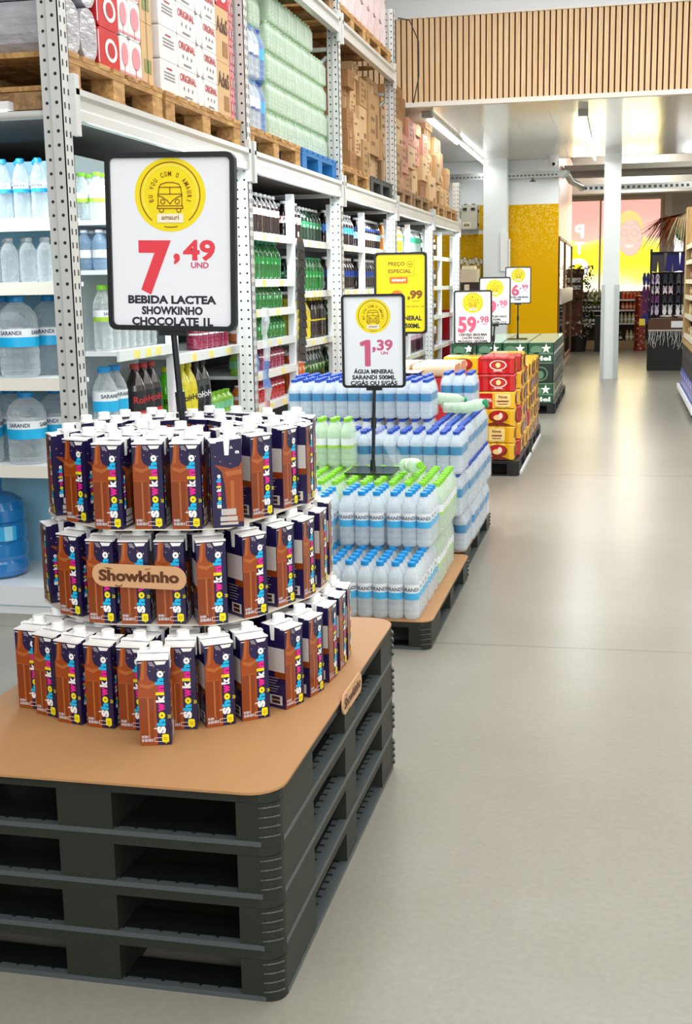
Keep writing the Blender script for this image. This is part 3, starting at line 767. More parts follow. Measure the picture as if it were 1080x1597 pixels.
# packs of bottles (bottle tops seen, film round them)
def pack_meshes(key, h, r, body, cap, bands, n=10, text=None, kind='std'):
    if key in PROTO: return PROTO[key]
    pr = bottle_prof(h, r, kind); b = MB(); b.lathe(pr, n, 0); mats = [body]
    for i, (z0,z1,mm) in enumerate(bands):
        mats.append(mm); b.lathe([(r*1.012,z0*h),(r*1.012,z1*h)], n, i+1, caps=False)
    if text:
        mats.append(text[3])
        for fc in text[4]: cyl_text(b, text[0], r*1.03, text[1]*h, text[2]*h, len(mats)-1, fc)
    nr = pr[-1][0]; c = MB(); c.lathe([(nr*1.28,h*.92),(nr*1.32,h*.93),(nr*1.32,h*.985),(nr*1.15,h)], n, 0)
    PROTO[key] = (b.mesh('bottle', mats), c.mesh('cap', [cap]))
    return PROTO[key]
def link(name, me, parent, loc):
    o = bpy.data.objects.new(name, me); COL.objects.link(o); o.parent = parent; o.location = loc; return o
def bottle_pack(key, x, y, z, nx, ny, h, r, label, cat, group, name='bottle_pack', rz=0.0, filmed=True, rows=None, jit=.002):
    """nx by ny bottles; rows = which (i,j) to build (others are behind and unseen)"""
    bm, cm = PROTO[key]
    t = empty(name, (x, y, z), rz); tag(t, label, cat, group)
    p = 2*r+.0006
    for i in range(nx):
        for j in range(ny):
            if rows and not rows(i, j): continue
            o = link('bottle', bm, t, (p*(i+.5)+random.uniform(-jit,jit), p*(j+.5), 0))
            link('cap', cm, o, (0,0,0))
    if filmed:
        k = (key, 'film', nx, ny)
        if k not in PROTO:
            b = MB(); W_, D_ = p*nx, p*ny
            s0 = b.rpts(-.003,-.003,W_+.003,D_+.003,r*.8,3); s1 = b.rpts(r*.35,r*.35,W_-r*.35,D_-r*.35,r*.5,3)
            nn = len(s0)
            v = [(q[0],q[1],.004) for q in s0]+[(q[0],q[1],h*.68) for q in s0]+[(q[0],q[1],h*.93) for q in s1]
            b.add(v, [(i,(i+1)%nn,nn+(i+1)%nn,nn+i) for i in range(nn)]+[(nn+i,nn+(i+1)%nn,2*nn+(i+1)%nn,2*nn+i) for i in range(nn)], 0, True)
            PROTO[k] = b.mesh('film', [film])
        link('film', PROTO[k], t, (0,0,0))
    return t
pack_meshes('green5', .225, .031, clrG, capG, [(.44,.58,labW),(.38,.44,labG)])
pack_meshes('blue5', .225, .031, clr, capB, [(.47,.62,labW),(.35,.47,labC)], 12, ('SARANDI',.5,.065,labInk,(-100,)))
pack_meshes('navy5', .2, .031, clrB, capN, [(.44,.64,labT)], 12)
pack_meshes('ledge_green', .168, .034, clrG, mat('cap_pale_green','#a9cfa0',.4), [], 8)
pack_meshes('ledge_blue', .29, .048, clrB, mat('cap_dull_blue','#5a8fc4',.4), [(.45,.65,labW),(.4,.45,labN)], 10)
pack_meshes('ledge_navy', .29, .048, clear_mat('bottle_navy_tint','#6fa4e6',.25), capN, [(.4,.62,labC)], 10)
# second bay: tall stack of pale green packs, blue water bottles in front
front_only = lambda i, j: True
stack_y0 = 7.28
for L in range(5):
    for j in range(7):
        y0 = 7.36+j*.215 if L != 4 else 7.42+j*.215
        if y0 > 8.75: continue
        nyb = 3
        if L == 4 and j >= 5: continue
        bottle_pack('ledge_green', RX-.09-.34, y0, GZ+.171*L, 5, 3, .168, .034, 'pale green bottle pack on the rack, layer %s from the pallet, %s pack along' % (['one','two','three','four','five'][L], ORD[j]), 'bottle pack', 'pale green packs on the blue pallet', 'green_bottle_pack', 0, True, lambda i, j: i >= 3 or L == 4 or True)
for L in range(4):   # nearer flank of the stack, deeper in the rack
    for q in range(2):
        bottle_pack('ledge_green', RX-.44-.344*(q+1), 7.36 if L < 3 else 7.42, GZ+.171*(L+1), 5, 3, .168, .034, 'pale green bottle pack, near flank of the rack stack, layer %s, %s from aisle' % (['two','three','four','five'][L], ['second','third'][q]), 'bottle pack', 'pale green packs on the blue pallet', 'green_bottle_pack', 0, True)
for q in range(2):
    bottle_pack('ledge_green', RX-.1-.344*(q+1), 7.06, GZ+.6, 5, 3, .168, .034, 'pale green bottle pack above the large blue bottles, %s from the aisle' % ['first','second','third'][q], 'bottle pack', 'pale green packs above the blue bottles', 'green_bottle_pack')
for L in range(2):
    for j, (key, y0) in enumerate((('ledge_blue',6.72),('ledge_blue',6.92),('ledge_navy',7.12))):
        nx_ = 4
        bottle_pack(key, RX-.06-.388, y0, GZ+.295*L, nx_, 2 if j < 2 else 1, .29, .048, '%s pack of large water bottles, %s layer, beside the second post' % (['pale blue front','pale blue second','dark blue'][j], ['bottom','top'][L]), 'bottle pack', 'large water packs on the rack', 'water_bottle_pack')
for L in range(2):
    for j in range(2):
        bottle_pack('ledge_green', RX-.1-.34, 8.98+j*.215, GZ+.171*L, 5, 3, .168, .034, 'pale green bottle pack just past the third post, %s layer, %s' % (['bottom','middle','top'][L], ['nearer one','farther one'][j]), 'bottle pack', 'pale green packs past the third post', 'green_bottle_pack')
# upper beam goods: pale pink packs
pp = mat('pack_pale_pink', '#ecd3d6', .2, noise=.2, nscale=10, bump=.6, bscale=20)
for L in range(3):
    for j in range(8):
        y0 = 9.0+j*.255
        block(y0, y0+.253, UZ+.142+.2*L, UZ+.142+.2*(L+1), [pp, ink_r], 'pale pink wrapped pack on the upper beam, layer %s, %s from the near end' % (['one','two','three'][L], ORD[j]), 'pack', 'pale_pink_pack', None, RX-.06, RX-.5, .06, 'pale pink packs')

# cartons of many sizes on the later bays
def deco_c1(b, fr, W, H, fr2):
    b.rect(fr, W*.42, 0, W*.5, H, 2); b.text(fr, 'FRAGIL', W*.5, H*.6, wd=W*.6, h=H*.1, m=1) if False else b.rect(fr, W*.15, H*.62, W*.6, H*.7, 1)
    b.rect(fr, W*.6, H*.1, W*.9, H*.25, 1)
def deco_c2(b, fr, W, H, fr2):
    for k in range(4): b.rect(fr, W*.2, H*(.15+.2*k), W*.55, H*(.22+.2*k), 1)
    b.rect(fr, W*.65, H*.3, W*.85, H*.7, 1)
CM = [card, cardL, cardD, cardP]; ink_f = mat('print_faded_brown', '#8e6740', .7); tape = mat('carton_tape', '#d9bd94', .4)
# (px start, px end, [tier heights], material index per tier)
cart = [(557,567,[.16,.16,.16,.16,.13],[2,2,2,2,2]),(567,576,[.15,.15,.15,.15,.15,.12],[1,1,1,1,1,1]),(577,588,[.3,.27,.22],[0,1,0]),(588,604,[.22,.5,.12],[1,0,0]),(604,612,[.2,.26,.3],[1,0,2]),(612,621,[.38,.4],[0,1]),
        (626,637,[.42,.24,.3],[0,1,2]),(637,648,[.2,.36,.36],[3,3,2]),(648,659,[.28,.22,.26],[0,1,3]),(659,668,[.34,.3,.12],[1,3,0]),(669,677,[.22,.26,.22],[2,1,3]),(677,687,[.3,.24,.26,.2],[1,1,0,1]),(687,696,[.26,.3,.2],[1,0,1]),(696,705,[.2,.2,.26],[0,1,2]),(705,713,[.25,.25],[1,0])]
cn = 0
for ci, (xa, xb, hs, ms) in enumerate(cart):
    ya, yb = py(xa, 300, RX-.05), py(xb, 300, RX-.05)
    for pu in UY:
        if ya < pu+.1 and yb > pu-.02:
            if (ya+yb)/2 < pu+.04: yb = pu-.02
            else: ya = pu+.1
    z = GZ
    for k, (h_, mi) in enumerate(zip(hs, ms)):
        dx = random.uniform(0, .06)
        block(ya+.003, yb-.003, z, z+h_, [CM[mi], ink_f, tape], 'brown carton on the rack, %s up in the %s carton column past the green packs' % (ORD[k], ORD[ci]), 'carton', 'brown_carton', deco_c1 if (ci+k) % 2 else deco_c2, RX-.1-dx, RX-.6-dx, 0, 'brown cartons on the far pallets')
        z += h_

# ================================================================== DRINK SHELVES (gondolas)
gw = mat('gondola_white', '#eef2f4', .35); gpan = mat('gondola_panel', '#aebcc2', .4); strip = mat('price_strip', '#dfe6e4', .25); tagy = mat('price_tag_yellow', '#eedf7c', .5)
GXF, GXB = -2.14, -2.62         # shelf front and back, facing the aisle
U0, UL = 4.53, 1.15
def gondola(k, shelves, label, back=True, panel=None, last=False):
    y0 = U0+UL*k; gb = GXB if k else -2.318; UL_ = UL
    if k == 0: y0 = 4.94; UL_ = U0+UL_-y0
    t = empty('gondola_shelf', (0, y0, 0)); tag(t, label, 'shelf unit', 'white gondola units under the rack')
    b = MB(); b.box(gb-.01, 0, .0, GXF+.03, UL_-.002, .1); part(b, 'base', gw, t)
    if back: b = MB(); b.box(gb-.012, .0, .1, gb, UL_-.002, 1.97); part(b, 'back_panel', panel or gpan, t)
    for yy in ([0, UL_-.05] if last else [] if k == 0 else [0]):
        b = MB(); b.box(GXF-.035, yy, .1, GXF+.012, yy+.055, 1.99)
        z = .15
        while z < 1.95: b.box(GXF+.0115, yy+.022, z, GXF+.0128, yy+.032, z+.02, 1); z += .06
        part(b, 'post', [gw, mat('post_slot','#c5cacc',.6)], t)
    for z in shelves:
        b = MB(); b.box(gb, .057, z-.02, GXF, UL_-.004, z)
        part(b, 'shelf', gw, t)
        b = MB(); b.xprism([(.057,z-.045),(UL_-.004,z-.045),(UL_-.004,z+.002),(.057,z+.002)], GXF, GXF+.012)
        n = 3 if k < 5 else 2
        for i in range(n):
            yy = .1+(UL_-.3)*i/n+random.uniform(0,.15); b.box(GXF+.012, yy, z-.04, GXF+.0135, yy+.07, z-.004, 1)
        part(b, 'price_rail', [strip, tagy], t)
    return t
S_A = [.1, .72, 1.13, 1.48, 1.69]
S_1 = [.1, .68, 1.07, 1.44, 1.715]
S_B = [.1, .68, .88, 1.07, 1.26, 1.44, 1.715]
S_C = [.1, .66, 1.02, 1.36, 1.705]
names = ['the nearest shelf unit', 'the tall sign unit', 'the cola unit', 'the garland unit', 'the third post unit', 'the yellow sign unit', 'the orange soda unit', 'the green label unit', 'the ninth shelf unit', 'the empty end unit']
where_u = ['beside the end cap', 'behind the tall price sign', 'between the second rack post and the garland', 'with the hanging black garland', 'just past the third rack post', 'behind the yellow price sign', 'with the orange bottles', 'with the green labelled bottles', 'second from the far end', 'empty, at the far end of the row']
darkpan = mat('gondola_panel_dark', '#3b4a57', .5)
for k in range(10):
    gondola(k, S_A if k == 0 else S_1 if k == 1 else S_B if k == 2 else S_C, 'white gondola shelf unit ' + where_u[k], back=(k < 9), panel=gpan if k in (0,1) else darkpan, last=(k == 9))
# shelf lights: slim tubes under the rack beam
for k in range(5):
    y0 = UY[k]+.42
    t = empty('shelf_tube_lamp', (RX-.066, y0, 2.085)); tag(t, 'white tube lamp behind the lower rack beam, %s bay from the front' % ORD[k], 'lamp', 'tube lamps under the rack')
    b = MB(); b.box(-.025,0,0,.025,1.6,.03); part(b, 'batten', white, t)
    b = MB(); b.cyl((0,.03,-.018),(0,1.57,-.018),.017,.017,10); part(b, 'tube', glow, t)
    area('shelf_light', (RX-.05, y0+.8, 2.0), (0, math.radians(-24), 0), .06, 1.7, 19, (.88,.96,1))
# dark sheets added for the shade under the rack level above the shelves
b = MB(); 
t = empty('rack_shade_panels', (0,0,0)); tag(t, 'added dark panels standing for shade under the lower rack level', 'decking')
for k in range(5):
    b = MB(); b.box(RXB+.05, UY[k]+.1, 2.05, RX-.13, UY[k+1]-.02, 2.06); part(b, 'panel', mat('underside_shade', '#2c241f', .8), t)

BP = {}
def proto_bottle(key, *a, **k):
    BP[key] = (a, k); return key
def place_row(key, unit_label, y0, y1, z, cat, noun, rows=1, x=None, pitch=None, tilt=0, shelfname=''):
    """bottles along a shelf, first the nearest; every bottle its own object"""
    a, kw = BP[key]
    h, r = a[1], a[2]
    p = pitch or 2*r+.003
    n = max(1, int((y1-y0)/p))
    for row in range(rows):
        for i in range(n):
            if key not in PROTO:
                o = make_bottle(*a, **kw); PROTO[key] = o
            else: o = copy_tree(PROTO[key])
            o.location = ((x if x is not None else GXF-.035-r)-row*p, y0+p*(i+.5), z+.001)
            o.rotation_euler = (0, 0, random.uniform(-.25, .25))
            lab = '%s, %s%s on the %s of %s' % (noun, ORD[min(i,len(ORD)-1)], '' if row == 0 else ' behind', shelfname, unit_label)
            tag(o, lab, cat, '%s on the %s of %s' % (noun, shelfname, unit_label))
A0 = (-5, -45)
proto_bottle('w_green', 'water_bottle', .2, .034, clr2, capG, [(.46,.58,labW),(.38,.46,labG)], 'std', 10)
proto_bottle('w_teal', 'water_bottle', .2, .038, clear_mat('bottle_mint','#bdead6',.4), capT, [(.4,.6,labW)], 'std', 10)
proto_bottle('w_blue', 'water_bottle', .17, .034, clear_mat('bottle_blue_tint','#b4d4ee',.4), capW, [(.3,.5,labW)], 'std', 10)
proto_bottle('w_navy', 'water_bottle', .17, .034, clear_mat('bottle_navy_tint','#6fa4e6',.25), capN, [(.3,.55,labN)], 'std', 10)
proto_bottle('w_green15', 'water_bottle', .285, .042, clr2, capG, [(.52,.62,labW),(.45,.52,labG)], 'std', 12, ('SARANDI',.545,.045,labInk,(-20,)))
proto_bottle('w_jug15', 'water_bottle', .34, .056, clr2, capB, [(.56,.68,labW),(.42,.56,labC)], 'std', 14, ('SARANDI',.6,.05,labInk,(-30,)))
def rh(c): return ('Ro',.52,.1,c,(-35,-5))
proto_bottle('rh_red', 'soda_bottle', .33, .05, liquid('cola','#1d0d0c'), capR, [(.1,.34,labR),(.34,.62,labK)], 'cola', 14, ('RoHo',.45,.1,labR,(-30,)))
proto_bottle('rh_green', 'soda_bottle', .33, .05, liquid('lime','#4fd51b'), capY, [], 'cola', 14)
proto_bottle('rh_yellow', 'soda_bottle', .33, .05, liquid('yellow','#e6d60e'), capY, [], 'cola', 14)
proto_bottle('rh_black', 'soda_bottle', .33, .05, liquid('black','#20231f'), capK, [], 'cola', 14)
for kk, tc in (('rh_green',labK),('rh_yellow',labK),('rh_black',labW)):
    a, kw = BP[kk]; a = a[:5]+([(.48,.49,a[3])],)+a[6:]+(('RoHo',.42,.1,tc,(-30,)),); BP[kk] = (a, kw)
proto_bottle('cola', 'soda_bottle', .25, .047, liquid('cola','#140a0b'), capW, [(.42,.6,labWr)], 'cola', 12)
proto_bottle('cola_p', 'soda_bottle', .25, .047, liquid('cola','#1d0d0c'), capW, [(.46,.62,labWp)], 'cola', 12)
proto_bottle('cola_r', 'soda_bottle', .235, .047, liquid('cola','#1d0d0c'), capW, [(.4,.6,labWr)], 'cola', 12)
proto_bottle('cola_b', 'soda_bottle', .25, .047, liquid('cola','#1d0d0c'), capW, [(.38,.58,labBl)], 'cola', 10, parts=False)
proto_bottle('cola_n', 'soda_bottle', .25, .047, liquid('cola','#1d0d0c'), capW, [(.4,.6,labNv)], 'cola', 10, parts=False)
proto_bottle('cola_t', 'soda_bottle', .25, .047, liquid('cola','#1d0d0c'), capW, [(.3,.52,mat('label_pale_teal','#bfe0e4',.4)),(.6,.68,labN)], 'cola', 10, parts=False)
proto_bottle('guarana', 'soda_bottle', .235, .047, liquid('green','#086a20'), capT, [(.4,.58,labGr)], 'cola', 12)
proto_bottle('dkgreen', 'soda_bottle', .235, .047, liquid('dark_green','#0a2a18'), capW, [(.4,.58,print_mat('label_dkgreen','#1d7a4a','#e3f0e6',45,.55))], 'cola', 12)
proto_bottle('sg', 'small_bottle', .14, .04, liquid('green2','#0f7a24'), capG, [(.4,.58,labGr)], 'cola', 10)
proto_bottle('so', 'small_bottle', .14, .04, liquid('orange','#d8721e'), capW, [(.4,.55,labW)], 'cola', 10)
proto_bottle('sy', 'juice_bottle', .14, .042, liquid('yellowgreen','#8cc63a'), capG, [(.3,.6,mat('label_mint','#7fd0a0',.4))], 'std', 10)
proto_bottle('sr', 'juice_bottle', .15, .044, liquid('red','#b81524'), capR, [(.55,.62,labW)], 'std', 10)
proto_bottle('sb', 'juice_bottle', .14, .044, liquid('blue','#2360c8'), capN, [(.3,.5,labC)], 'std', 10)
proto_bottle('sm', 'juice_bottle', .14, .044, liquid('magenta','#931a44'), capW, [(.55,.62,labW)], 'std', 10)
proto_bottle('yel', 'soda_bottle', .29, .048, liquid('yellow2','#d8c912'), capY, [(.45,.52,labY)], 'cola', 12)
proto_bottle('blk', 'soda_bottle', .29, .048, liquid('cola','#1d0d0c'), capY, [(.42,.46,labY)], 'cola', 12)
proto_bottle('ora', 'soda_bottle', .29, .048, liquid('orange2','#cf5f14'), capW, [(.45,.62,print_mat('label_orange_print','#d9702a','#f6d9b0',45,.55))], 'cola', 12)
proto_bottle('dgr', 'soda_bottle', .29, .048, liquid('bottle_green','#12361a'), capW, [(.42,.6,print_mat('label_dull_green','#2c6a35','#b9d8a8',45,.52))], 'cola', 12)
proto_bottle('f_or', 'soda_bottle', .26, .045, liquid('orange3','#f0931f'), capW, [(.45,.56,labW)], 'cola', 9, parts=False)
proto_bottle('f_gr', 'soda_bottle', .26, .045, clear_mat('bottle_faint','#d5e4de',.3), capW, [(.45,.66,labT if False else mat('label_green_teal','#2ba37a',.4))], 'cola', 9, parts=False)
proto_bottle('f_pk', 'soda_bottle', .28, .045, liquid('plum','#4a2338'), capW, [(.5,.66,mat('label_pale_pink','#e6bcd0',.4)),(.66,.8,labW)], 'cola', 9, parts=False)
proto_bottle('f_dk', 'soda_bottle', .25, .045, liquid('cola','#1d0d0c'), capW, [(.35,.55,labWk)], 'cola', 9, parts=False)

def uy(k, a=.06, c=1.14): return U0+UL*k+a, U0+UL*k+c
def R(key, k, a, c, z, noun, shelf, rows=1):
    y0, y1 = U0+UL*k+a, U0+UL*k+c
    place_row(key, names[k], y0, y1, z, 'bottle', noun, rows, shelfname=shelf)
T, U_, M_, Lw, B_ = 'top shelf', 'second shelf', 'third shelf', 'fourth shelf', 'bottom shelf'
R('w_green', 0, .47, .66, 1.69, 'green capped water bottle', T, 2); R('w_teal', 0, .67, 1.12, 1.69, 'mint water bottle', T, 1)
R('w_blue', 0, .47, .7, 1.48, 'small blue tinted water bottle', U_, 2); R('w_navy', 0, .71, 1.12, 1.48, 'small dark blue water bottle', U_, 2)
R('w_green15', 0, .47, 1.1, 1.13, 'tall green capped water bottle', M_, 1)
R('w_jug15', 0, .47, .8, .72, 'large cyan labelled water bottle', Lw, 1); R('rh_red', 0, .81, 1.13, .72, 'black and red soda bottle', Lw, 1)
R('rh_green', 1, .06, .28, .68, 'lime green soda bottle', Lw); R('rh_yellow', 1, .28, .5, .68, 'yellow soda bottle', Lw); R('rh_black', 1, .5, .72, .68, 'black soda bottle', Lw)
R('sy', 1, .74, 1.12, .681, 'small pale green juice bottle', 'lower shelf')
R('cola_p', 1, .5, 1.12, 1.715, 'dark soda bottle with purple label', T); R('cola_r', 1, .5, 1.12, 1.44, 'dark soda bottle with red label', U_)
R('sm', 1, .5, 1.12, 1.07, 'magenta juice bottle', M_)
R('cola_r', 2, .06, .24, 1.715, 'red labelled cola bottle', T, 2); R('cola_p', 2, .26, 1.12, 1.715, 'purple labelled cola bottle', T, 2)
R('dkgreen', 2, .06, .34, 1.44, 'dark green soda bottle', U_, 2); R('guarana', 2, .36, 1.12, 1.44, 'bright green soda bottle', U_, 2)
R('sg', 2, .06, 1.12, 1.26, 'small green soda bottle', M_)
R('so', 2, .06, .36, 1.07, 'small orange soda bottle', Lw); R('sg', 2, .36, 1.12, 1.07, 'small green soda bottle', Lw)
R('sy', 2, .06, .3, .88, 'pale green juice bottle', 'fifth shelf'); R('sb', 2, .3, .5, .88, 'blue juice bottle', 'fifth shelf'); R('sm', 2, .52, 1.12, .88, 'magenta juice bottle', 'fifth shelf')
R('so', 2, .06, .4, .68, 'small orange soda bottle', 'sixth shelf'); R('sr', 2, .42, 1.12, .68, 'red juice bottle', 'sixth shelf', 2)
R('cola', 3, .06, .45, 1.705, 'white labelled cola bottle', T, 2); R('dkgreen', 3, .45, 1.12, 1.705, 'dark green soda bottle', T, 2)
R('dkgreen', 3, .06, .5, 1.36, 'dark green soda bottle', U_, 2); R('guarana', 3, .5, 1.12, 1.36, 'bright green soda bottle', U_, 2)
R('yel', 3, .06, .72, 1.02, 'tall yellow soda bottle', M_, 2); R('blk', 3, .72, 1.12, 1.02, 'tall black soda bottle', M_, 2)
R('ora', 3, .06, .55, .66, 'tall orange soda bottle', Lw, 2); R('dgr', 3, .55, 1.12, .66, 'tall dark green soda bottle', Lw, 2)
R('cola_b', 4, .06, 1.12, 1.705, 'dark soda bottle with blue label', T); R('cola_n', 4, .06, 1.12, 1.36, 'dark soda bottle with navy label', U_); R('dgr', 4, .06, 1.1, 1.02, 'dark green soda bottle', M_); R('dgr', 4, .06, 1.1, .66, 'dark green soda bottle', Lw)
R('cola_t', 5, .06, 1.12, 1.705, 'dark soda bottle with pale label', T); R('cola_n', 5, .06, 1.12, 1.36, 'dark soda bottle with navy label', U_)
R('f_or', 6, .06, 1.12, 1.705, 'orange soda bottle', T); R('f_or', 6, .06, 1.12, 1.36, 'orange soda bottle', U_); R('f_pk', 6, .06, 1.12, .72-.06, 'plum soda bottle with pink label', Lw)
R('f_gr', 7, .06, 1.12, 1.705, 'clear soda bottle with green label', T); R('f_dk', 7, .06, 1.12, 1.36, 'dark soda bottle', U_); R('f_pk', 7, .06, 1.12, .66, 'plum soda bottle with pink label', Lw); R('f_pk', 7, .06, 1.12, 1.02, 'plum soda bottle with pink label', M_)
R('f_dk', 8, .06, 1.12, 1.705, 'dark soda bottle with white label', T); R('f_dk', 8, .06, 1.12, 1.36, 'dark soda bottle with white label', U_); R('f_dk', 8, .06, 1.12, 1.02, 'dark soda bottle with white label', M_); R('f_pk', 8, .06, 1.12, .66, 'plum soda bottle with pink label', Lw)

t = empty('plastic_bag', (RX+.035, UY[1]+.13, 1.28)); tag(t, 'clear plastic bag with blue and pink print hanging from the second rack post', 'bag')
b = MB()
for i in range(9):
    z = -.075*i; wv = .03+.014*math.sin(i*1.7)
    b.add([(-.01,-wv,z),(.02+.012*math.sin(i*2.3),.0,z),(-.01,wv,z),(-.01,-wv*1.1,z-.076),(.02+.012*math.sin(i*2.3+2.3),.0,z-.076),(-.01,wv*.9,z-.076)], [(0,1,4,3),(1,2,5,4)], 1 if i in (4,5) else 2 if i in (7,) else 0, True)
part(b, 'film_body', [clear_mat('bag_film','#eef4f8',.5,.08,.9,25), clear_mat('bag_blue','#6f9be0',.3), clear_mat('bag_pink','#e39aa8',.3)], t)
# hanging strip of black sachets between the units
t = empty('clip_strip', (GXF+.03, U0+UL*3+.08, 1.75)); tag(t, 'hanging garland of shiny black sachets between the cola and yellow soda shelves', 'clip strip')
b = MB(); b.box(-.002,-.012,-.82,.0,.012,.0); part(b, 'strip', white, t)
sach = mat('sachet_black', '#1a2026', .2, spec=.9, coat=.5)
for i in range(14):
    b = MB(); z = -.05-i*.057; yy = .02*math.sin(i*.9)
    b.add([(.0,yy-.05,z-.06),(.03,yy+.05,z-.075),(.014,yy+.055,z+.01),(.002,yy-.04,z+.02),(-.012,yy-.045,z-.06),(.012,yy+.045,z-.08)], [(0,1,2,3),(4,3,2,5),(0,4,5,1),(0,3,4),(1,5,2)], 0)
    part(b, 'sachet', sach, t)

t = empty('wooden_decking', (0, UY[0]+.1, 0)); tag(t, 'rough wooden boards laid across the nearest rack bay under the first pallet', 'decking')
for k in range(8):
    b = MB(); b.box(RXB+.06, k*.27, 2.065, RX-.11, k*.27+.2, 2.128); part(b, 'board', wB, t)
# ------------------------------------------------------------------ end cap facing the camera
EY, EX1 = 4.75, -2.21
t = empty('end_cap_shelf', (0, EY, 0)); tag(t, 'white end cap shelf unit of bottled water before the nearest rack post', 'shelf unit')
CORN = lambda d: [(-3.3, d), (EX1, d), (EX1, .1), (-2.335, .17), (-2.37, .5), (-3.3, .5)]
b = MB(); b.prism(CORN(0), 0, .125, 0); b.box(-3.3,-.003,.035,EX1,0,.04,1); part(b, 'base', [gw, gpan], t)
b = MB(); b.box(-3.3, .5, .1, -2.36, .52, 1.97); part(b, 'back_panel', mat('end_panel_blue', '#9fd6ee', .3), t)
EZ = [.655, 1.03, 1.43, 1.69]
for z, d in zip(EZ, (.02,.02,.02,.02)):
    b = MB(); b.prism(CORN(d), z-.018, z, 0); part(b, 'shelf', gw, t)
    b = MB(); b.box(-3.3, d-.014, z-.05, EX1, d, z+.003); part(b, 'price_rail', mat('price_rail_cream', '#f1ece0', .3), t)
for xx in (-3.3, -2.395):
    b = MB(); b.box(xx, .45, .1, xx+.03, .5, 1.97); part(b, 'post', gw, t)
proto_bottle('jug', 'water_jug', .31, .085, clr2, capB, [(.5,.61,labW),(.36,.5,labC)], 'jug', 18, ('SARANDI',.53,.055,labInk,(-90,5,-185)))
proto_bottle('jug2', 'water_jug', .345, .085, clr2, capB, [(.5,.6,labW),(.38,.5,labC)], 'jug', 18, ('SARANDI',.53,.05,labInk,(-90,5,-185)))
proto_bottle('sm_s', 'water_bottle', .185, .036, clr2, clear_mat('cap_silver', '#dfe6ea', .1), [], 'std', 12)
proto_bottle('sm_b', 'water_bottle', .245, .033, clr2, mat('cap_sky','#1aa3e0',.35), [(.5,.6,labW),(.44,.5,labC)], 'std', 12, ('SARANDI',.53,.04,labInk,(-90,)))
def cap_row(key, px_list, z, depth, noun, shelf, rows=1, rx=.15):
    a, kw = BP[key]; r = a[2]
    for row in range(rows):
        for i, px_ in enumerate(px_list):
            y = EY+depth+r+row*(2*r+.01)
            x = at_y(px_, 600, EY+depth+r).x + (.034 if row else 0)
            if x > (EX1-r if y+r < EY+.125 else -2.34-r): continue
            if key not in PROTO: o = make_bottle(*a, **kw); PROTO[key] = o
            else: o = copy_tree(PROTO[key])
            o.location = (x, y, z+.001); o.rotation_euler = (0,0,random.uniform(-rx,rx))
            tag(o, '%s, %s from the post%s, %s of the end cap' % (noun, ORD[len(px_list)-1-i], ', back row' if row else '', shelf), 'bottle', noun+'s on the end cap '+shelf)
cap_row('jug', [-100, -31, 38], .655, .03, 'big cyan label jug', 'lowest shelf', 1, .1); cap_row('jug', [14, 86], .655, .22, 'rear cyan label jug', 'lowest shelf', 1, .1)
cap_row('jug2', [-104, -35, 34], 1.03, .03, 'tall cyan label jug', 'second shelf', 1, .1); cap_row('jug2', [10, 84], 1.03, .22, 'rear tall cyan label jug', 'second shelf', 1, .1)
cap_row('sm_s', [-30,-1,28,57,84,110], 1.43, .03, 'small silver capped bottle', 'third shelf', 2)
cap_row('sm_b', [-28,-1,26,53,80,106], 1.69, .03, 'slim blue capped bottle', 'top shelf', 2)
# twenty litre jugs on the base
jb = mat('big_jug_blue', '#1674b8', .15, spec=.8, coat=.4, noise=.2, nscale=4)
jn = mat('big_jug_navy', '#0d3f84', .2, spec=.8, coat=.4, noise=.2, nscale=4)
def big_jug(x, y, z, mm, label):
    b = MB(); r = .135
    b.lathe([(.1,0),(.125,.012),(r,.035),(r,.07),(.128,.08),(r*.98,.09),(r,.1),(r,.155),(.127,.165),(.127,.17),(r,.18),(r,.235),(.126,.245),(.126,.25),(r,.26),(r,.31),(.12,.345),(.08,.372),(.035,.385),(.03,.42)], 28, 0)
    o = b.build('water_cooler_jug', mm, None, (x,y,z+.005)); tag(o, label, 'water jug', 'twenty litre jugs on the end cap base')
    c = MB(); c.lathe([(.034,.415),(.036,.42),(.036,.45),(.03,.455)], 16); part(c, 'cap', capB, o)
    c = MB()
    for k in range(8):
        a0, a1 = math.radians(-88+k*8), math.radians(-88+(k+1)*8)
        c.add([(.1365*math.cos(a0),.1365*math.sin(a0),.175),(.1365*math.cos(a1),.1365*math.sin(a1),.175),(.1365*math.cos(a1),.1365*math.sin(a1),.24),(.1365*math.cos(a0),.1365*math.sin(a0),.24)], [(0,1,2,3)], 0 if k in (1,2,5,6) else 1, True)
    part(c, 'sticker', [mat('sticker_pale','#8fd0ee',.4), mat('sticker_cyan','#2fa6dd',.4)], o)
    return o
t = empty('end_cap_fill_lamp', (-2.62, UY[0]+.07, 2.062)); tag(t, 'added tube lamp on the rack frame to brighten the end cap', 'lamp')  # added behind the brace to brighten the end cap bottles
b = MB(); b.box(-.42,-.02,0,.38,.02,.03); part(b, 'batten', white, t)
b = MB(); b.cyl((-.4,0,-.014),(.36,0,-.014),.012,.012,10); part(b, 'tube', glow, t)
area('end_cap_fill_light', (-2.65, UY[0]+.08, 2.03), (math.radians(55), 0, 0), .75, .05, 5, (.85,.96,1))
x0 = at_y(-10, 800, 4.93).x
big_jug(x0, 4.95, .121, jb, 'translucent blue cooler jug standing at the front of the end cap base')

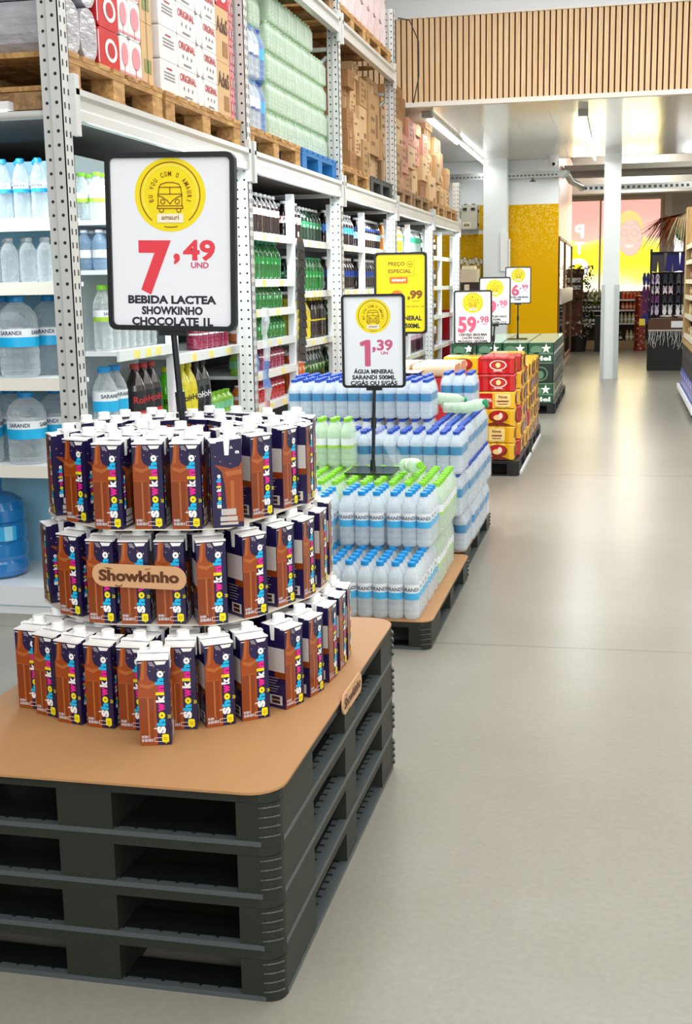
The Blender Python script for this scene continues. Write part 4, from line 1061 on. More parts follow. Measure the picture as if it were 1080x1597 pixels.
# ================================================================== FLOOR DISPLAYS: plastic pallets
plas = mat('pallet_plastic_dark', '#23261f', .5, spec=.4, noise=.1, nscale=20)
plasL = mat('pallet_plastic_lit_lip', '#484f50', .4)  # paler copy of the dark plastic for the lit lip
plasK = mat('pallet_plastic_black', '#101212', .5)  # black pallets, and the shade inside the dark ones
def plastic_pallet(x1, y0, z, label, H=.11, LX=1.0, LY=1.22, group=None, m=None, rz=0.0, full=True):
    """origin at the aisle-side near corner; reaches LX to -X and LY to +Y"""
    m = m or plas
    t = empty('plastic_pallet', (x1, y0, z), rz); tag(t, label, 'pallet', group)
    b = MB(); b.rprism(-LX, 0, 0, LY, H-.02, H-.001, .04, 0)
    for k in range(1, 9): b.box(-LX+.03, LY*k/9-.004, H-.032, -.03, LY*k/9+.004, H-.02)
    for k in range(1, 8): b.box(-LX*k/8-.004, .03, H-.032, -LX*k/8+.004, LY-.03, H-.02)
    part(b, 'deck', m, t)
    # bottom frame: grid coloured dark for the shade inside, raised lip lighter as if lit
    b = MB(); w = .1
    for ya in (0, LY/2-w/2, LY-w): b.box(-LX+.03, ya+.002, 0, -.03, ya+w-.002, .008, 1)
    for xa in (-LX, -LX/2-w/2, -w): b.box(xa+.001, .03, 0, xa+w-.001, LY-.03, .0085, 1)
    b.box(-LX+.035, -.0012, 0, -.035, .018, .011); b.box(-.034, .035, 0, .0012, LY-.035, .0115); b.box(-LX+.001, .03, 0, -LX+.034, LY-.03, .0135); b.box(-LX+.03, LY-.018, 0, -.03, LY-.001, .013)
    for k in range(22):
        yy = .3+k*(LY-.5)/21
        b.box(-.034, yy, .0116, -.02, yy+.008, .0122, 1)
    for k in range(14):
        xx = -.14-k*(LX-.28)/13; b.box(xx, .012, .0111, xx+.006, .0185, .0116, 1)
    part(b, 'bottom_runner', [plasL if m is plas else m, plasK], t)
    bw = .085
    for i, xa in enumerate((-LX, -LX/2-.06, -bw)):
        for j, (ya, yb) in enumerate(((0,.275), (LY*.475,LY*.57), (LY-.2,LY))):
            b = MB(); xb = xa+(.12 if i == 1 else bw)
            if i == 1 or j == 1:
                b.box(xa+.001, ya+.001, .0, xb-.001, yb-.001, H-.0205)
            else:
                r = .035
                pts = []
                for cx, cy, a0, rd in ((xb,yb,0,i==2 and j==2),(xa,yb,90,i==0 and j==2),(xa,ya,180,i==0 and j==0),(xb,ya,270,i==2 and j==0)):
                    if rd:
                        ox = cx-r if cx == xb else cx+r; oy = cy-r if cy == yb else cy+r
                        pts += [(ox+r*math.cos(math.radians(a0+90*q/5)), oy+r*math.sin(math.radians(a0+90*q/5))) for q in range(6)]
                    else: pts.append((cx, cy))
                b.prism(pts, 0, H-.0205, 0)
                ox = xb-r if i == 2 else xa+r; oy = ya+r if j == 0 else yb-r
                a0, a1 = {(2,0):(-95,-25),(2,2):(0,80),(0,0):(205,275),(0,2):(100,180)}[(i,j)]
                for k in range(4):
                    zz = .02+k*.02; rr = r+.001
                    pp_ = [(ox+rr*math.cos(math.radians(a0+(a1-a0)*q/5)), oy+rr*math.sin(math.radians(a0+(a1-a0)*q/5)), zz+.002*math.sin(math.pi*q/5)) for q in range(6)]
                    b.tube(pp_, .0026 if j == 0 else .006, 5, 1)
            part(b, 'block', [m, plasL if m is plas and False else m if m is not plas else mat('pallet_plastic_rib', '#3c413c', .4)], t)
    return t
PX1, PY0 = -.622, 2.112
PH = .1098
for k in range(4):
    plastic_pallet(PX1, PY0, PH*k, ['bottom','second lowest','third','topmost'][k]+' dark plastic pallet of the four stacked under the chocolate milk cartons', PH, .805, 1.245, group='stacked pallets at the front')
CZ = 4*PH
cardb = mat('cardboard_sheet', '#b08254', .6, noise=.08, nscale=5, bump=.08, bscale=60)
b = MB(); b.rprism(PX1-.81, PY0-.012, PX1+.004, PY0+1.25, CZ+.0005, CZ+.0055, .07, 0, 6)
tag(b.build('cardboard_sheet', cardb), 'brown cardboard sheet covering the stacked front pallets', 'cardboard')
CZ += .006

# ------------------------------------------------------------------ chocolate milk cartons
navy = mat('carton_navy', '#1d1442', .3, coat=.25); choc = mat('carton_chocolate', '#9a4312', .3, coat=.25); chocL = mat('carton_chocolate_light', '#b0622c', .3, coat=.25); chocD = mat('carton_chocolate_deep', '#823810', .3, coat=.25)
cw = mat('carton_white', '#f6f4f2', .35); cy_ = mat('carton_yellow', '#f2e21c', .35); cm_ = mat('carton_magenta', '#e0218e', .35); cc_ = mat('carton_cyan', '#19b9ea', .35); cg = mat('carton_grey_print', '#b9b0b4', .5); ctan = mat('carton_panel_grey', '#c4bcb6', .5); cdk = mat('carton_dark_brown', '#3a1a14', .4); cpk = mat('carton_dot_pink', '#d98aa8', .4)
CMATS = [navy, choc, chocL, chocD, cw, cy_, cm_, cc_, cg, ctan, cdk, cpk]
CWD, CDP, CHF, CHB = .066, .068, .188, .196
LETT = [('S',4),('h',7),('o',5),('w',6),('k',4),('i',5),('n',6),('h',7),('o',4)]
def showk(b, fr0, x, y0, y1, h, lift=.0004, cols=None):
    """rounded upright lettering reading bottom to top; fr0 faces the viewer"""
    L = sum({'w':1.15,'i':.42,'S':.95}.get(c,.88) for c,_ in LETT); s = (y1-y0)/L
    y = y0
    for i, (c, mi) in enumerate(LETT):
        wd = {'w':1.15,'i':.42,'S':.95}.get(c,.88)*s
        v, f, x0, x1, ya, yb = text_geo(c, .07)
        sx = wd*.97/(x1-x0); sy = h/(yb-ya) if c in 'hki' else (h*.98/(yb-ya) if c == 'S' else h*.74/(yb-ya))
        base = x+h/2
        P = [b.P(fr0, base-(q[1]-ya)*sy, y+(q[0]-x0)*sx) for q in v]
        b.add(P, f, mi if cols is None else cols[i]); y += wd
def carton_meshes():
    b = MB(); w, d = CWD, CDP
    # body, front to -Y, slanted top
    v = [(-w/2,-d/2,0),(w/2,-d/2,0),(w/2,d/2,0),(-w/2,d/2,0),(-w/2,-d/2,CHF),(w/2,-d/2,CHF),(w/2,d/2,CHB),(-w/2,d/2,CHB)]
    b.add(v, [(0,3,2,1),(0,1,5,4),(1,2,6,5),(2,3,7,6),(3,0,4,7)], 0)
    b.add([(p[0],p[1],p[2]+.0002) for p in v[4:]], [(0,1,2,3)], 4)
    # raised top fin and folded flap ears
    b.box(-w/2-.0006,-d/2-.0008,CHF-.001,w/2+.0006,-d/2+.012,CHF+.0022,4)
    for s_ in (-1,1):
        x0, x1 = sorted((s_*w/2, s_*(w/2+.0012)))
        b.xprism([(-.004,CHB-.036),(.005,CHB-.036),(.008,CHB+.001),(-.006,CHB+.001)], x0, x1, 4)
    b.add([(-w/2,-.002,CHB-.0018),(w/2,-.002,CHB-.0018),(w/2,.006,CHB+.002),(-w/2,.006,CHB+.002)], [(0,1,2,3)], 4)
    body = b.mesh('milk_carton', CMATS)
    # printed front (and back, the same)
    b = MB()
    for face in (0, 1):
        sg = 1 if face == 0 else -1
        F = lambda k: frame((0,-sg*(d/2+.0003+.00025*k),0), (sg,0,0), (0,0,1))
        X = lambda u: -w/2+u*w
        Z = lambda u: u*CHF
        b.poly(F(0), [(X(.0),Z(.0)),(X(.56),Z(.0)),(X(.56),Z(.52)),(X(.62),Z(.64)),(X(.66),Z(.735)),(X(.5),Z(.745)),(X(.38),Z(.77)),(X(.31),Z(.83)),(X(.33),Z(.985)),(X(.13),Z(.985)),(X(.1),Z(.86)),(X(.06),Z(.78)),(X(.0),Z(.74))], 1)
        b.poly(F(1), [(X(.17),Z(.985)),(X(.24),Z(.985)),(X(.2),Z(.78)),(X(.1),Z(.75))], 2)
        b.poly(F(1), [(X(.04),Z(.735)),(X(.3),Z(.705)),(X(.6),Z(.735)),(X(.62),Z(.715)),(X(.32),Z(.66)),(X(.08),Z(.69))], 2)
        b.poly(F(1), [(X(.02),Z(.03)),(X(.46),Z(.03)),(X(.48),Z(.565)),(X(.01),Z(.565))], 3)
        b.rect(F(2), X(.27), Z(.08), X(.33), Z(.555), 2); b.rect(F(2), X(.01), Z(.56), X(.49), Z(.568), 2)
        b.rect(F(2), X(.05), Z(.085), X(.3), Z(.115), 8); b.rect(F(2), X(.05), Z(.04), X(.42), Z(.075), 8)
        for k in range(3): b.rect(F(3), X(.12+.12*k), Z(.04), X(.135+.12*k), Z(.115), 1)
        b.line(F(2), [(X(.72),Z(.085)),(X(.46),Z(.085)),(X(.46),Z(.04)),(X(.75),Z(.04))], .0009, 4)
        b.rrect(F(3), X(.70), Z(.03), X(.92), Z(.125), .003, 5, 3)
        b.poly(F(3), [(X(.78),Z(.035)),(X(.86),Z(.035)),(X(.82),Z(.012))], 5)
        b.rect(F(4), X(.75), Z(.08), X(.87), Z(.086), 1); b.rect(F(4), X(.75), Z(.06), X(.87), Z(.066), 1)
        b.poly(F(2), [(X(.55),Z(.982)),(X(.94),Z(.982)),(X(.88),Z(.945)),(X(.62),Z(.94))], 4)
        for k in range(3): b.rect(F(2), X(.36+.02*k), Z(.965-.017*k), X(.5+.03*k), Z(.974-.017*k), 8)
        b.rect(F(2), X(.02), Z(.965), X(.16), Z(.973), 4)
        for u, q, mi in ((.4,.87,11),(.66,.885,11),(.86,.855,4),(.53,.92,11)): b.disc(F(2), X(u), Z(q), .0011, .0012, mi, 8)
        showk(b, F(4), X(.69), Z(.135), Z(.875), .0185)
        for k in range(3): b.line(F(4), [(X(.45+.035*k),Z(.19)),(X(.5+.035*k),Z(.205))], .001, 4)
        for k in range(3): b.arc(F(4), X(.86+.035*k), Z(.335), .005, .0009, -50, 50, 5, 6)
    front = b.mesh('printed_front', CMATS)
    b = MB()
    # +X side: pouring glass and small lettering
    F = lambda k: frame((w/2+.0003+.00025*k,0,0), (0,1,0), (0,0,1))
    X = lambda u: -d/2+u*d
    Z = lambda u: u*CHF
    b.poly(F(0), [(X(.48),Z(.06)),(X(1),Z(.06)),(X(1),Z(.78)),(X(.9),Z(.72)),(X(.62),Z(.69)),(X(.3),Z(.73)),(X(.1),Z(.745)),(X(.34),Z(.66)),(X(.42),Z(.5))], 1)
    b.rect(F(1), X(.6), Z(.2), X(.72), Z(.55), 2); b.poly(F(1), [(X(.42),Z(.66)),(X(.96),Z(.68)),(X(.98),Z(.63)),(X(.5),Z(.6))], 2)
    b.rect(F(2), X(.24), Z(.03), X(.82), Z(.06), 9); b.rect(F(2), X(.24), Z(.075), X(.8), Z(.13), 9); b.rect(F(2), X(.28), Z(.145), X(.76), Z(.22), 9)
    b.rect(F(3), X(.34), Z(.165), X(.44), Z(.195), 8)
    b.line(F(2), [(X(.62),Z(.93)),(X(.66),Z(.955)),(X(.7),Z(.93)),(X(.62),Z(.93))], .001, 4); b.text(F(2), 'm', X(.85), Z(.87), h=.008, m=4, bold=.05)
    for u, q in ((.14,.84),(.3,.78),(.62,.75)): b.disc(F(2), X(u), Z(q), .0013, .0013, 11, 8)
    showk(b, F(3), X(.22), Z(.23), Z(.63), .010)
    # -X side: nutrition table, small print, bar code panel
    F = lambda k: frame((-w/2-.0003-.00025*k,0,0), (0,-1,0), (0,0,1))
    b.rect(F(0), X(.1), Z(.46), X(.98), Z(.76), 9); b.rect(F(1), X(.14), Z(.72), X(.94), Z(.728), 8); b.rect(F(1), X(.5), Z(.48), X(.515), Z(.72), 8)
    for k in range(6): b.rect(F(1), X(.16), Z(.5+.035*k), X(.9), Z(.504+.035*k), 8)
    b.rect(F(0), X(.55), Z(.38), X(1), Z(.46), 3)
    for k in range(6): b.rect(F(0), X(.15), Z(.2+.035*k), X(.6+.06*(k%3)), Z(.206+.035*k), 8)
    b.rect(F(0), X(.3), Z(.04), X(.85), Z(.16), 9); b.rect(F(1), X(.4), Z(.105), X(.75), Z(.145), 10); b.rect(F(1), X(.4), Z(.055), X(.75), Z(.095), 10)
    side = b.mesh('printed_side', CMATS)
    b = MB(); zt = CHB-.001
    b.lathe([(.0165,zt),(.0165,zt+.004),(.0145,zt+.0045),(.0145,zt+.016),(.013,zt+.0175)], 16, 0, (.004,.012,0))
    cap = b.mesh('cap', [mat('carton_cap_white','#fbfbfa',.35)])
    return body, front, side, cap
CB, CF, CS, CCAP = carton_meshes()
PLACED = []
def carton(x, y, z, rz, label, group, tilt=0.0):
    o = bpy.data.objects.new('milk_carton', CB); COL.objects.link(o); o.location = (x,y,z); o.rotation_euler = (0,tilt,rz)
    tag(o, label, 'milk carton', group)
    for n, me in (('printed_front',CF),('printed_side',CS),('cap',CCAP)): link(n, me, o, (0,0,0))
    return o
def carton_px(xa, ya, xb, yb, z):
    """front bottom edge of a carton read on its own shelf plane -> centre and turn"""
    p, q = at_z(xa, ya, z), at_z(xb, yb, z)
    mid = (p+q)/2; d = (q-p); a = math.atan2(d.y, d.x)
    n = Vector((-math.sin(a), math.cos(a), 0))
    c = mid+n*(CDP/2)
    return c.x, c.y, a
Z1 = CZ; Z2 = Z1+.2165; Z3 = Z2+.2165
TIER = {
 1: (Z1, [(41,1104,58,1106),(57,1112,91,1120),(87,1124,133,1132),(134,1132,182,1137),(188,1137,232,1140),(262,1138,308,1137),(319,1136,372,1128),(376,1126,424,1117),(443,1109,478,1093),(481,1090,509,1073),(512,1067,529,1050),(531,1046,541,1034),(543,1030,549,1016)]),
 2: (Z2, [(66,928,84,945),(90,956,134,963),(137,970,185,973),(188,973,238,973),(243,973,294,973),(307,976,360,971),(380,965,420,956),(429,949,466,936),(471,936,496,922),(498,919,514,904),(513,900,521,884)]),
 3: (Z3, [(75,795,92,808),(100,812,143,817),(152,825,190,826),(208,825,261,825),(266,825,320,825),None,(385,811,436,801),(441,794,468,786),(471,789,490,776),(488,770,497,756)]),
}
TN = {1:'bottom', 2:'middle', 3:'top'}
def free(x, y, tier, dmin=.069):
    return all((x-a)**2+(y-c)**2 > dmin*dmin for t_, a, c in PLACED if t_ == tier)
HULL = {}
for tier, (z, lst) in TIER.items():
    ring = []
    for i, e in enumerate(lst):
        if e is None:   # the one turned to show its narrow printed side
            p, q = at_z(331, 824, z), at_z(383, 821, z); mid = (p+q)/2; a = math.atan2((q-p).y, (q-p).x)
            n = Vector((-math.sin(a), math.cos(a), 0)); c = mid+n*CWD/2
            x, y, a = c.x, c.y, a-math.pi/2
            lab = 'chocolate milk carton turned sideways to show its narrow side, front of the top tier'
        else:
            x, y, a = carton_px(*e, z)
            lab = 'chocolate milk carton, %s from the shelf side in the front row of the %s tier' % (ORD[i], TN[tier])
        # keep neighbours from running into each other
        for _ in range(12):
            if free(x, y, tier, .0665): break
            x += .003*math.copysign(1, x+1.0); y += .002
        carton(x, y, z+.0005, a, lab, 'front row cartons of the %s tier' % TN[tier]); PLACED.append((tier, x, y)); ring.append((x, y, a if e is not None else a+math.pi/2))
    # second and third rows behind, seen by their tops
    n2 = 0
    rowsn = {1: 2, 2: 2, 3: 1}[tier]
    for rr in range(1, rowsn+1):
        for (x, y, a) in ring:
            nx, ny = -math.sin(a), math.cos(a)
            X_, Y_ = x+nx*.076*rr, y+ny*.076*rr
            if Y_ > 3.12 or not free(X_, Y_, tier, .07): continue
            carton(X_, Y_, z+.0005, a+random.uniform(-.1,.1), 'chocolate milk carton, %s one standing behind the front row of the %s tier' % (ORD[n2], TN[tier]), 'cartons behind the front row of the %s tier' % TN[tier]); PLACED.append((tier, X_, Y_)); n2 += 1
    HULL[tier] = ring
# top tier is filled right across
cxm = sum(r[0] for r in HULL[3])/len(HULL[3]); CX, CY = -1.035, 2.80
n2 = 0
for rr in (.275, .195, .115, .06):
    k = max(5, int(2*math.pi*rr/.078))
    for i in range(k):
        a = 2*math.pi*i/k+rr*7
        X_, Y_ = CX+rr*math.cos(a), CY+rr*math.sin(a)
        if math.hypot(X_-CX, Y_-CY) < .045: continue
        if not free(X_, Y_, 3, .078): continue
        nr = min(HULL[3], key=lambda q: (q[0]-X_)**2+(q[1]-Y_)**2)
        if (X_-nr[0])*(-math.sin(nr[2]))+(Y_-nr[1])*math.cos(nr[2]) < .05 and not (Y_ > 2.9): continue
        carton(X_, Y_, Z3+.0005, a+math.pi/2+random.uniform(-.3,.3), 'chocolate milk carton filling the top tier, %s one counted from the outer ring inwards' % ORD[min(n2,48)], 'cartons filling the top tier'); PLACED.append((3, X_, Y_)); n2 += 1
# the single carton standing in front
x, y, a = carton_px(216, 1163, 272, 1161, Z1)
carton(x, y, Z1+.0005, a, 'single chocolate milk carton standing alone in front of the bottom tier', 'front row cartons of the bottom tier')
# thin card discs between tiers
for tier, zz in ((2, Z2), (3, Z3)):
    b = MB(); R_ = .425 if tier == 2 else .415
    pts = [(r[0]-(-math.sin(r[2]))*.0-.0, r[1]) for r in HULL[tier]]
    out = []
    for (x, y, a) in HULL[tier]:
        out.append((x+math.sin(a)*.04, y-math.cos(a)*.04))
    last = out[-1]; first = out[0]
    CX, CY = (-1.035, 2.84) if tier == 2 else (-1.035, 2.80)
    a1 = math.atan2(last[1]-CY, last[0]-CX); a0 = math.atan2(first[1]-CY, first[0]-CX)
    if a0 < a1: a0 += 2*math.pi
    rl, rf = math.hypot(last[0]-CX, last[1]-CY), math.hypot(first[0]-CX, first[1]-CY)
    for i in range(1, 20):
        t_ = i/20; a = a1+(a0-a1)*t_; rr = rl+(rf-rl)*t_; out.append((CX+rr*math.cos(a), CY+rr*math.sin(a)))
    b.prism(out, zz-.0022, zz-.0002, 0)
    tag(b.build('card_disc', mat('card_disc_white', '#d9d0c2', .6)), 'thin round card layer under the %s tier of chocolate milk cartons' % TN[tier], 'card disc')

# cut out name boards
tan = mat('tag_board_tan', '#d2a377', .6); tagink = mat('tag_ink_brown', '#5a2f12', .5)
def name_board(loc, rz, L, H, label, rx=0.0):
    o_ = MB(); pts = o_.rpts(-L/2, -H/2, L/2, H/2, H*.48, 6)
    pts = [(x, y+.06*H*math.sin(x/L*9)) for x, y in pts]
    o_.yprism([(p[0],p[1]) for p in pts][::-1], 0, .004)
    o = o_.build('name_board', tan); o.location = loc; o.rotation_euler = (rx,0,rz); tag(o, label, 'name board')
    b = MB(); fr = FX(-.0006)
    b.text(fr, 'Showkinho', 0, -H*.2, wd=L*.86, h=H*.47, m=0, bold=.045)
    for k in range(3): b.line(fr, [(-L*(.36-.02*k),H*.36),(-L*(.32-.02*k),H*.3)], .0012, 0); b.line(fr, [(L*(.13-.02*k),H*.38),(L*(.11-.02*k),H*.3)], .0012, 0)
    b.arc(fr, -L*.22, -H*.2, .012, .0012, 230, 320, 0, 6); b.arc(fr, -L*.22, -H*.24, .012, .0012, 230, 320, 0, 6)
    part(b, 'lettering', tagink, o)
    return o
ring = HULL[2]; yf = min(r[1] for r in ring[2:6])-CDP/2-.006
p, q = at_y(144, 897, yf), at_y(290, 902, yf)
name_board(((p.x+q.x)/2, yf, (p.z+q.z)/2), math.atan2(0, q.x-p.x), q.x-p.x, .052, 'tan cut-out board with brown lettering on the front of the middle carton tier')
p, q = at_x(533, 1110, PX1+.008), at_x(562, 1058, PX1+.008)
o = name_board((PX1+.012, (p.y+q.y)/2, (p.z+q.z)/2+.004), math.pi/2, abs(q.y-p.y), .052, 'tan cut-out board with brown lettering hung on the pallet side facing the aisle')

# ------------------------------------------------------------------ price signs
sframe = mat('sign_frame_black', '#16171b', .4); sface = mat('sign_paper_white', '#eceef3', .35); sred = mat('sign_red', '#e5404c', .4); sink = mat('sign_ink', '#22242e', .45); sy = mat('sign_yellow', '#f4dc0a', .4); sy2 = mat('sign_yellow_pale', '#f8ea62', .4); sbr = mat('sign_brown', '#8d5410', .45); scr = mat('sign_cream', '#f6ecd0', .4); sro = mat('sign_rose', '#cf5c80', .4); sor = mat('sign_orange', '#e07a16', .4)
SM = [sframe, sface, sred, sink, sy, sy2, sbr, scr, sro, sor]
def badge(b, F, cx, cy, R):
    b.disc(F(1), cx, cy, R*1.02, R*.98, 4, 48)
    b.arc(F(2), cx, cy, R*.78, R*.035, -38, 218, 5, 50); b.arc(F(2), cx, cy, R*.86, R*.03, -52, 232, 6, 50); b.arc(F(2), cx, cy, R*.86, R*.03, 258, 284, 6, 8)
    t_ = 'EU VOU COM O AMAURI'
    a = 196.0; step = 212.0/(len(t_)-1)
    for i, ch in enumerate(t_):
        if ch != ' ':
            ang = a-step*i
            b.text(F(3), ch, cx+R*.5*math.cos(math.radians(ang)), cy+R*.5*math.sin(math.radians(ang)), h=R*.13, wd=R*(.022 if ch == 'I' else .098 if ch == 'M' else .075), m=6, bold=.03, rot=ang-90)
    w_ = R*.026
    van = [(-.34,-.28),(-.345,0),(-.31,.2),(-.26,.28),(-.1,.325),(.1,.325),(.26,.28),(.31,.2),(.345,0),(.34,-.28)]
    V = lambda pts: [(cx+x*R, cy+y*R) for x, y in pts]
    b.line(F(3), V(van), w_, 6); b.line(F(3), V([(-.3,.2),(.3,.2)]), w_, 6); b.line(F(3), V([(-.34,.02),(.34,.02)]), w_, 6); b.line(F(3), V([(0,.2),(0,.02)]), w_, 6)
    b.line(F(3), V([(-.34,-.02),(-.2,-.07),(-.08,-.15),(0,-.24),(.08,-.15),(.2,-.07),(.34,-.02)]), w_, 6)
    for s_ in (-1,1):
        b.arc(F(3), cx+s_*.21*R, cy-.18*R, .06*R, w_, 0, 360, 6, 16); b.arc(F(3), cx+s_*.25*R, cy-.4*R, .06*R, w_, 150, 390, 6, 14)
    b.line(F(3), V([(-.36,-.29),(.36,-.29),(.37,-.36),(-.37,-.36),(-.36,-.29)]), w_, 6)
    b.rect(F(4), cx-R*.38, cy-R*.74, cx+R*.38, cy-R*.5, 7); b.text(F(5), 'amauri', cx, cy-R*.655, wd=R*.5, h=R*.13, m=6, bold=.015)
def price_sign(corners, label, deco, pole_to, base=True, name='price_sign', pole_px=None):
    """corners: top left, top right, bottom left, bottom right in the place"""
    tl, tr, bl, br = [Vector(c) for c in corners]
    c = (tl+tr+bl+br)/4
    ux = ((tr-tl)+(br-bl)).normalized(); uz = ((tl-bl)+(tr-br)); uz = (uz-ux*uz.dot(ux)).normalized(); n = ux.cross(uz)
    W_ = ((tr-tl).length+(br-bl).length)/2; H_ = ((tl-bl).length+(tr-br).length)/2
    M = Matrix.Identity(4)
    uy = -(-n).cross(Vector((0,0,0))) if False else uz.cross(ux)
    for i in range(3): M[i][0], M[i][1], M[i][2] = ux[i], uy[i], uz[i]
    M.translation = c
    t = empty(name); t.matrix_world = M; tag(t, label, 'price sign', 'price signs on poles')
    b = MB(); f_ = .0115*W_/.31
    # frame as a rounded ring with a backing board
    r = .02*W_/.31
    o_ = b.rpts(-W_/2,-H_/2,W_/2,H_/2,r,5); i_ = b.rpts(-W_/2+f_,-H_/2+f_,W_/2-f_,H_/2-f_,r*.55,5); nn = len(o_)
    v = [(p[0],-.012,p[1]) for p in o_]+[(p[0],-.012,p[1]) for p in i_]+[(p[0],.008,p[1]) for p in o_]+[(p[0],-.004,p[1]) for p in i_]
    fc = []
    for k in range(nn):
        q = (k+1)%nn; fc += [(k,q,nn+q,nn+k),(q,k,2*nn+k,2*nn+q),(nn+k,nn+q,3*nn+q,3*nn+k)]
    fc.append(tuple(range(2*nn, 3*nn)))
    b.add(v, fc, 0); part(b, 'frame', sframe, t)
    F = lambda k: FX(-.005-.0004*k)
    b = MB(); fm = deco(b, F, W_/2-f_, H_/2-f_); part(b, 'printed_face', SM, t)
    # pole, collar and foot plate hang straight down
    foot = M.inverted() @ Vector(pole_to)
    top = Vector((foot.x*.25, .004, -H_/2))
    b = MB(); b.box(-.035,-.008,-H_/2-.012,.035,.012,-H_/2+.004); part(b, 'clamp', sframe, t)
    b = MB(); b.cyl((0,.002,-H_/2-.008), foot, .0075, .0085, 10); 
    mid = Vector((0,.002,-H_/2)).lerp(foot, .42); d = (foot-Vector((0,.002,-H_/2))).normalized()
    b.cyl(mid-d*.025, mid+d*.025, .0125, .0125, 10); part(b, 'pole', sframe, t)
    if base:
        b = MB(); R3 = M.to_3x3().inverted()
        b.box(-.11,-.11,0,.11,.11,.006); b.cyl((0,0,.006),(0,0,.05),.014,.011,10)
        b.v = [tuple(R3 @ Vector(p) + foot) for p in b.v]
        part(b, 'foot_plate', mat('foot_plate_dark', '#20241f', .25, metal=.3), t)
    return t
def deco_price(big, small, unit, lines, col, bigbox, thick=.045):
    def d(b, F, w, h):
        b.rrect(F(0), -w, -h, w, h, .008*w/.14, 1)
        badge(b, F, 0, h*.565, w*.58)
        x0, x1 = bigbox
        if big == '1':
            b.rrect(F(1), (x0+.12)*w, -h*.57, (x0+.32)*w, h*.03, w*.05, col)
            b.poly(F(2), [((x0-.02)*w,-h*.1),((x0-.05)*w,-h*.06),((x0-.03)*w,-h*.02),((x0+.17)*w,h*.03),((x0+.28)*w,h*.03),((x0+.2)*w,-h*.06),((x0+.05)*w,-h*.11)], col)
        else: b.text(F(1), big, x0*w, -h*.57, h=h*.6, wd=(x1-x0)*w, m=col, bold=thick, al='l')
        sx = min(.9, x1+.74)
        b.text(F(1), ',', (x1+.04)*w, -h*.19, h=h*.26, m=col, bold=.05, al='l')
        b.text(F(1), small, (x1+.2)*w, -h*.2, wd=(sx-x1-.2)*w, h=h*.235, m=col, bold=.035, al='l')
        b.text(F(1), unit, (x1+.33)*w, -h*.3, h=h*.068, wd=(.3 if len(unit) > 2 else .24)*w, m=8, bold=.04, al='l')
        for k, s_ in enumerate(lines):
            b.text(F(1), s_, 0, -h*(.73+.132*k), h=h*.095, wd=min(1.7,.115*len(s_))*w, m=3, bold=.045)
    return d
yS = 2.85
price_sign([at_y(160,237,yS),at_y(363,239,yS),at_y(178,516,yS),at_y(375,515,yS)], 'white price sign reading 7,49 on a black pole above the chocolate milk cartons', deco_price('7','49','UND',['BEBIDA LACTEA','SHOWKINHO','CHOCOLATE 1L'],2,(-.55,.0)), (-1.05, 2.87, Z3+.002), False)
yS = 5.35
price_sign([at_y(531,459,yS),at_y(632,458,yS),at_y(537,605,yS),at_y(633,604,yS)], 'white price sign reading 1,39 on a black pole among the water packs', deco_price('1','39','UN',['ÁGUA MINERAL','SARANDI 500ML','C/GÁS OU S/GÁS'],8,(-.42,-.08)), (at_y(582,729,yS).x, yS, .5675))
def deco_yellow(b, F, w, h):
    b.rrect(F(0), -w, -h, w, h, .02, 4)
    b.rrect(F(1), -.6*w, .44*h, .58*w, .88*h, .01, 6); b.rrect(F(2), -.59*w, .445*h, .57*w, .875*h, .01, 4)
    b.text(F(3), 'PREÇO', -.5*w, .71*h, h=.1*h, wd=.68*w, m=6, bold=.025, al='l'); b.text(F(3), 'ESPECIAL', -.5*w, .52*h, h=.1*h, wd=.95*w, m=6, bold=.025, al='l')
    b.arc(F(3), .38*w, .745*h, .11*w, .01*w*2, 0, 360, 6, 20); b.line(F(3), [(.33*w,.755*h),(.38*w,.725*h),(.43*w,.755*h)], .004, 6)
    b.rrect(F(2), -.45*w, .25*h, .3*w, .42*h, .006, 9); b.text(F(3), 'amauri', -.07*w, .31*h, wd=.56*w, h=.08*h, m=1, bold=.04)
    b.disc(F(1), -.15*w, -.1*h, .28*w, .18*h, 9, 24); 
    b.text(F(2), ',99', .28*w, -.13*h, h=.2*h, wd=.62*w, m=6, bold=.05, al='l'); b.text(F(2), 'UNIDADE', .62*w, -.22*h, h=.03*h, wd=.3*w, m=6)
    b.text(F(2), 'NO TOTAL 1,49', .6*w, -.37*h, h=.05*h, wd=.7*w, m=6)
    b.text(F(2), 'ÁGUA MINERAL', 0, -.7*h, h=.12*h, wd=1.75*w, m=3, bold=.04); b.text(F(2), 'SARANDI 500ML', 0, -.9*h, h=.12*h, wd=1.6*w, m=3, bold=.04)
yS = 6.6
price_sign([at_y(583,394,yS),at_y(666,393,yS),at_y(586,521,yS),at_y(667,520,yS)], 'yellow special price sign on a black pole behind the white 1,39 sign', deco_yellow, (at_y(626,560,yS).x, yS, .9195))
yS = 9.32
price_sign([at_y(708,453,yS),at_y(768,452,yS),at_y(709,537,yS),at_y(768,536,yS)], 'white price sign reading 59,98 above the yellow and red beer packs', deco_price('59','98','FARDO',['CERVEJA BRAHMA','CHOPP FARDO','FECHADO 18X350ML'],8,(-.85,.2)), (at_y(738,560,yS).x-.03, yS, .743))
yS = 10.9
price_sign([at_y(747,432,yS),at_y(797,432,yS),at_y(748,507,yS),at_y(797,506,yS)], 'white price sign reading 9,98 half hidden behind the 59,98 sign', deco_price('9','98','FARDO',['CERVEJA PILSEN FARDO','12X350ML','EMBALAGEM C/12','LATAS'],8,(-.6,.12)), (at_y(768,560,yS).x, yS, .743))
yS = 13.9
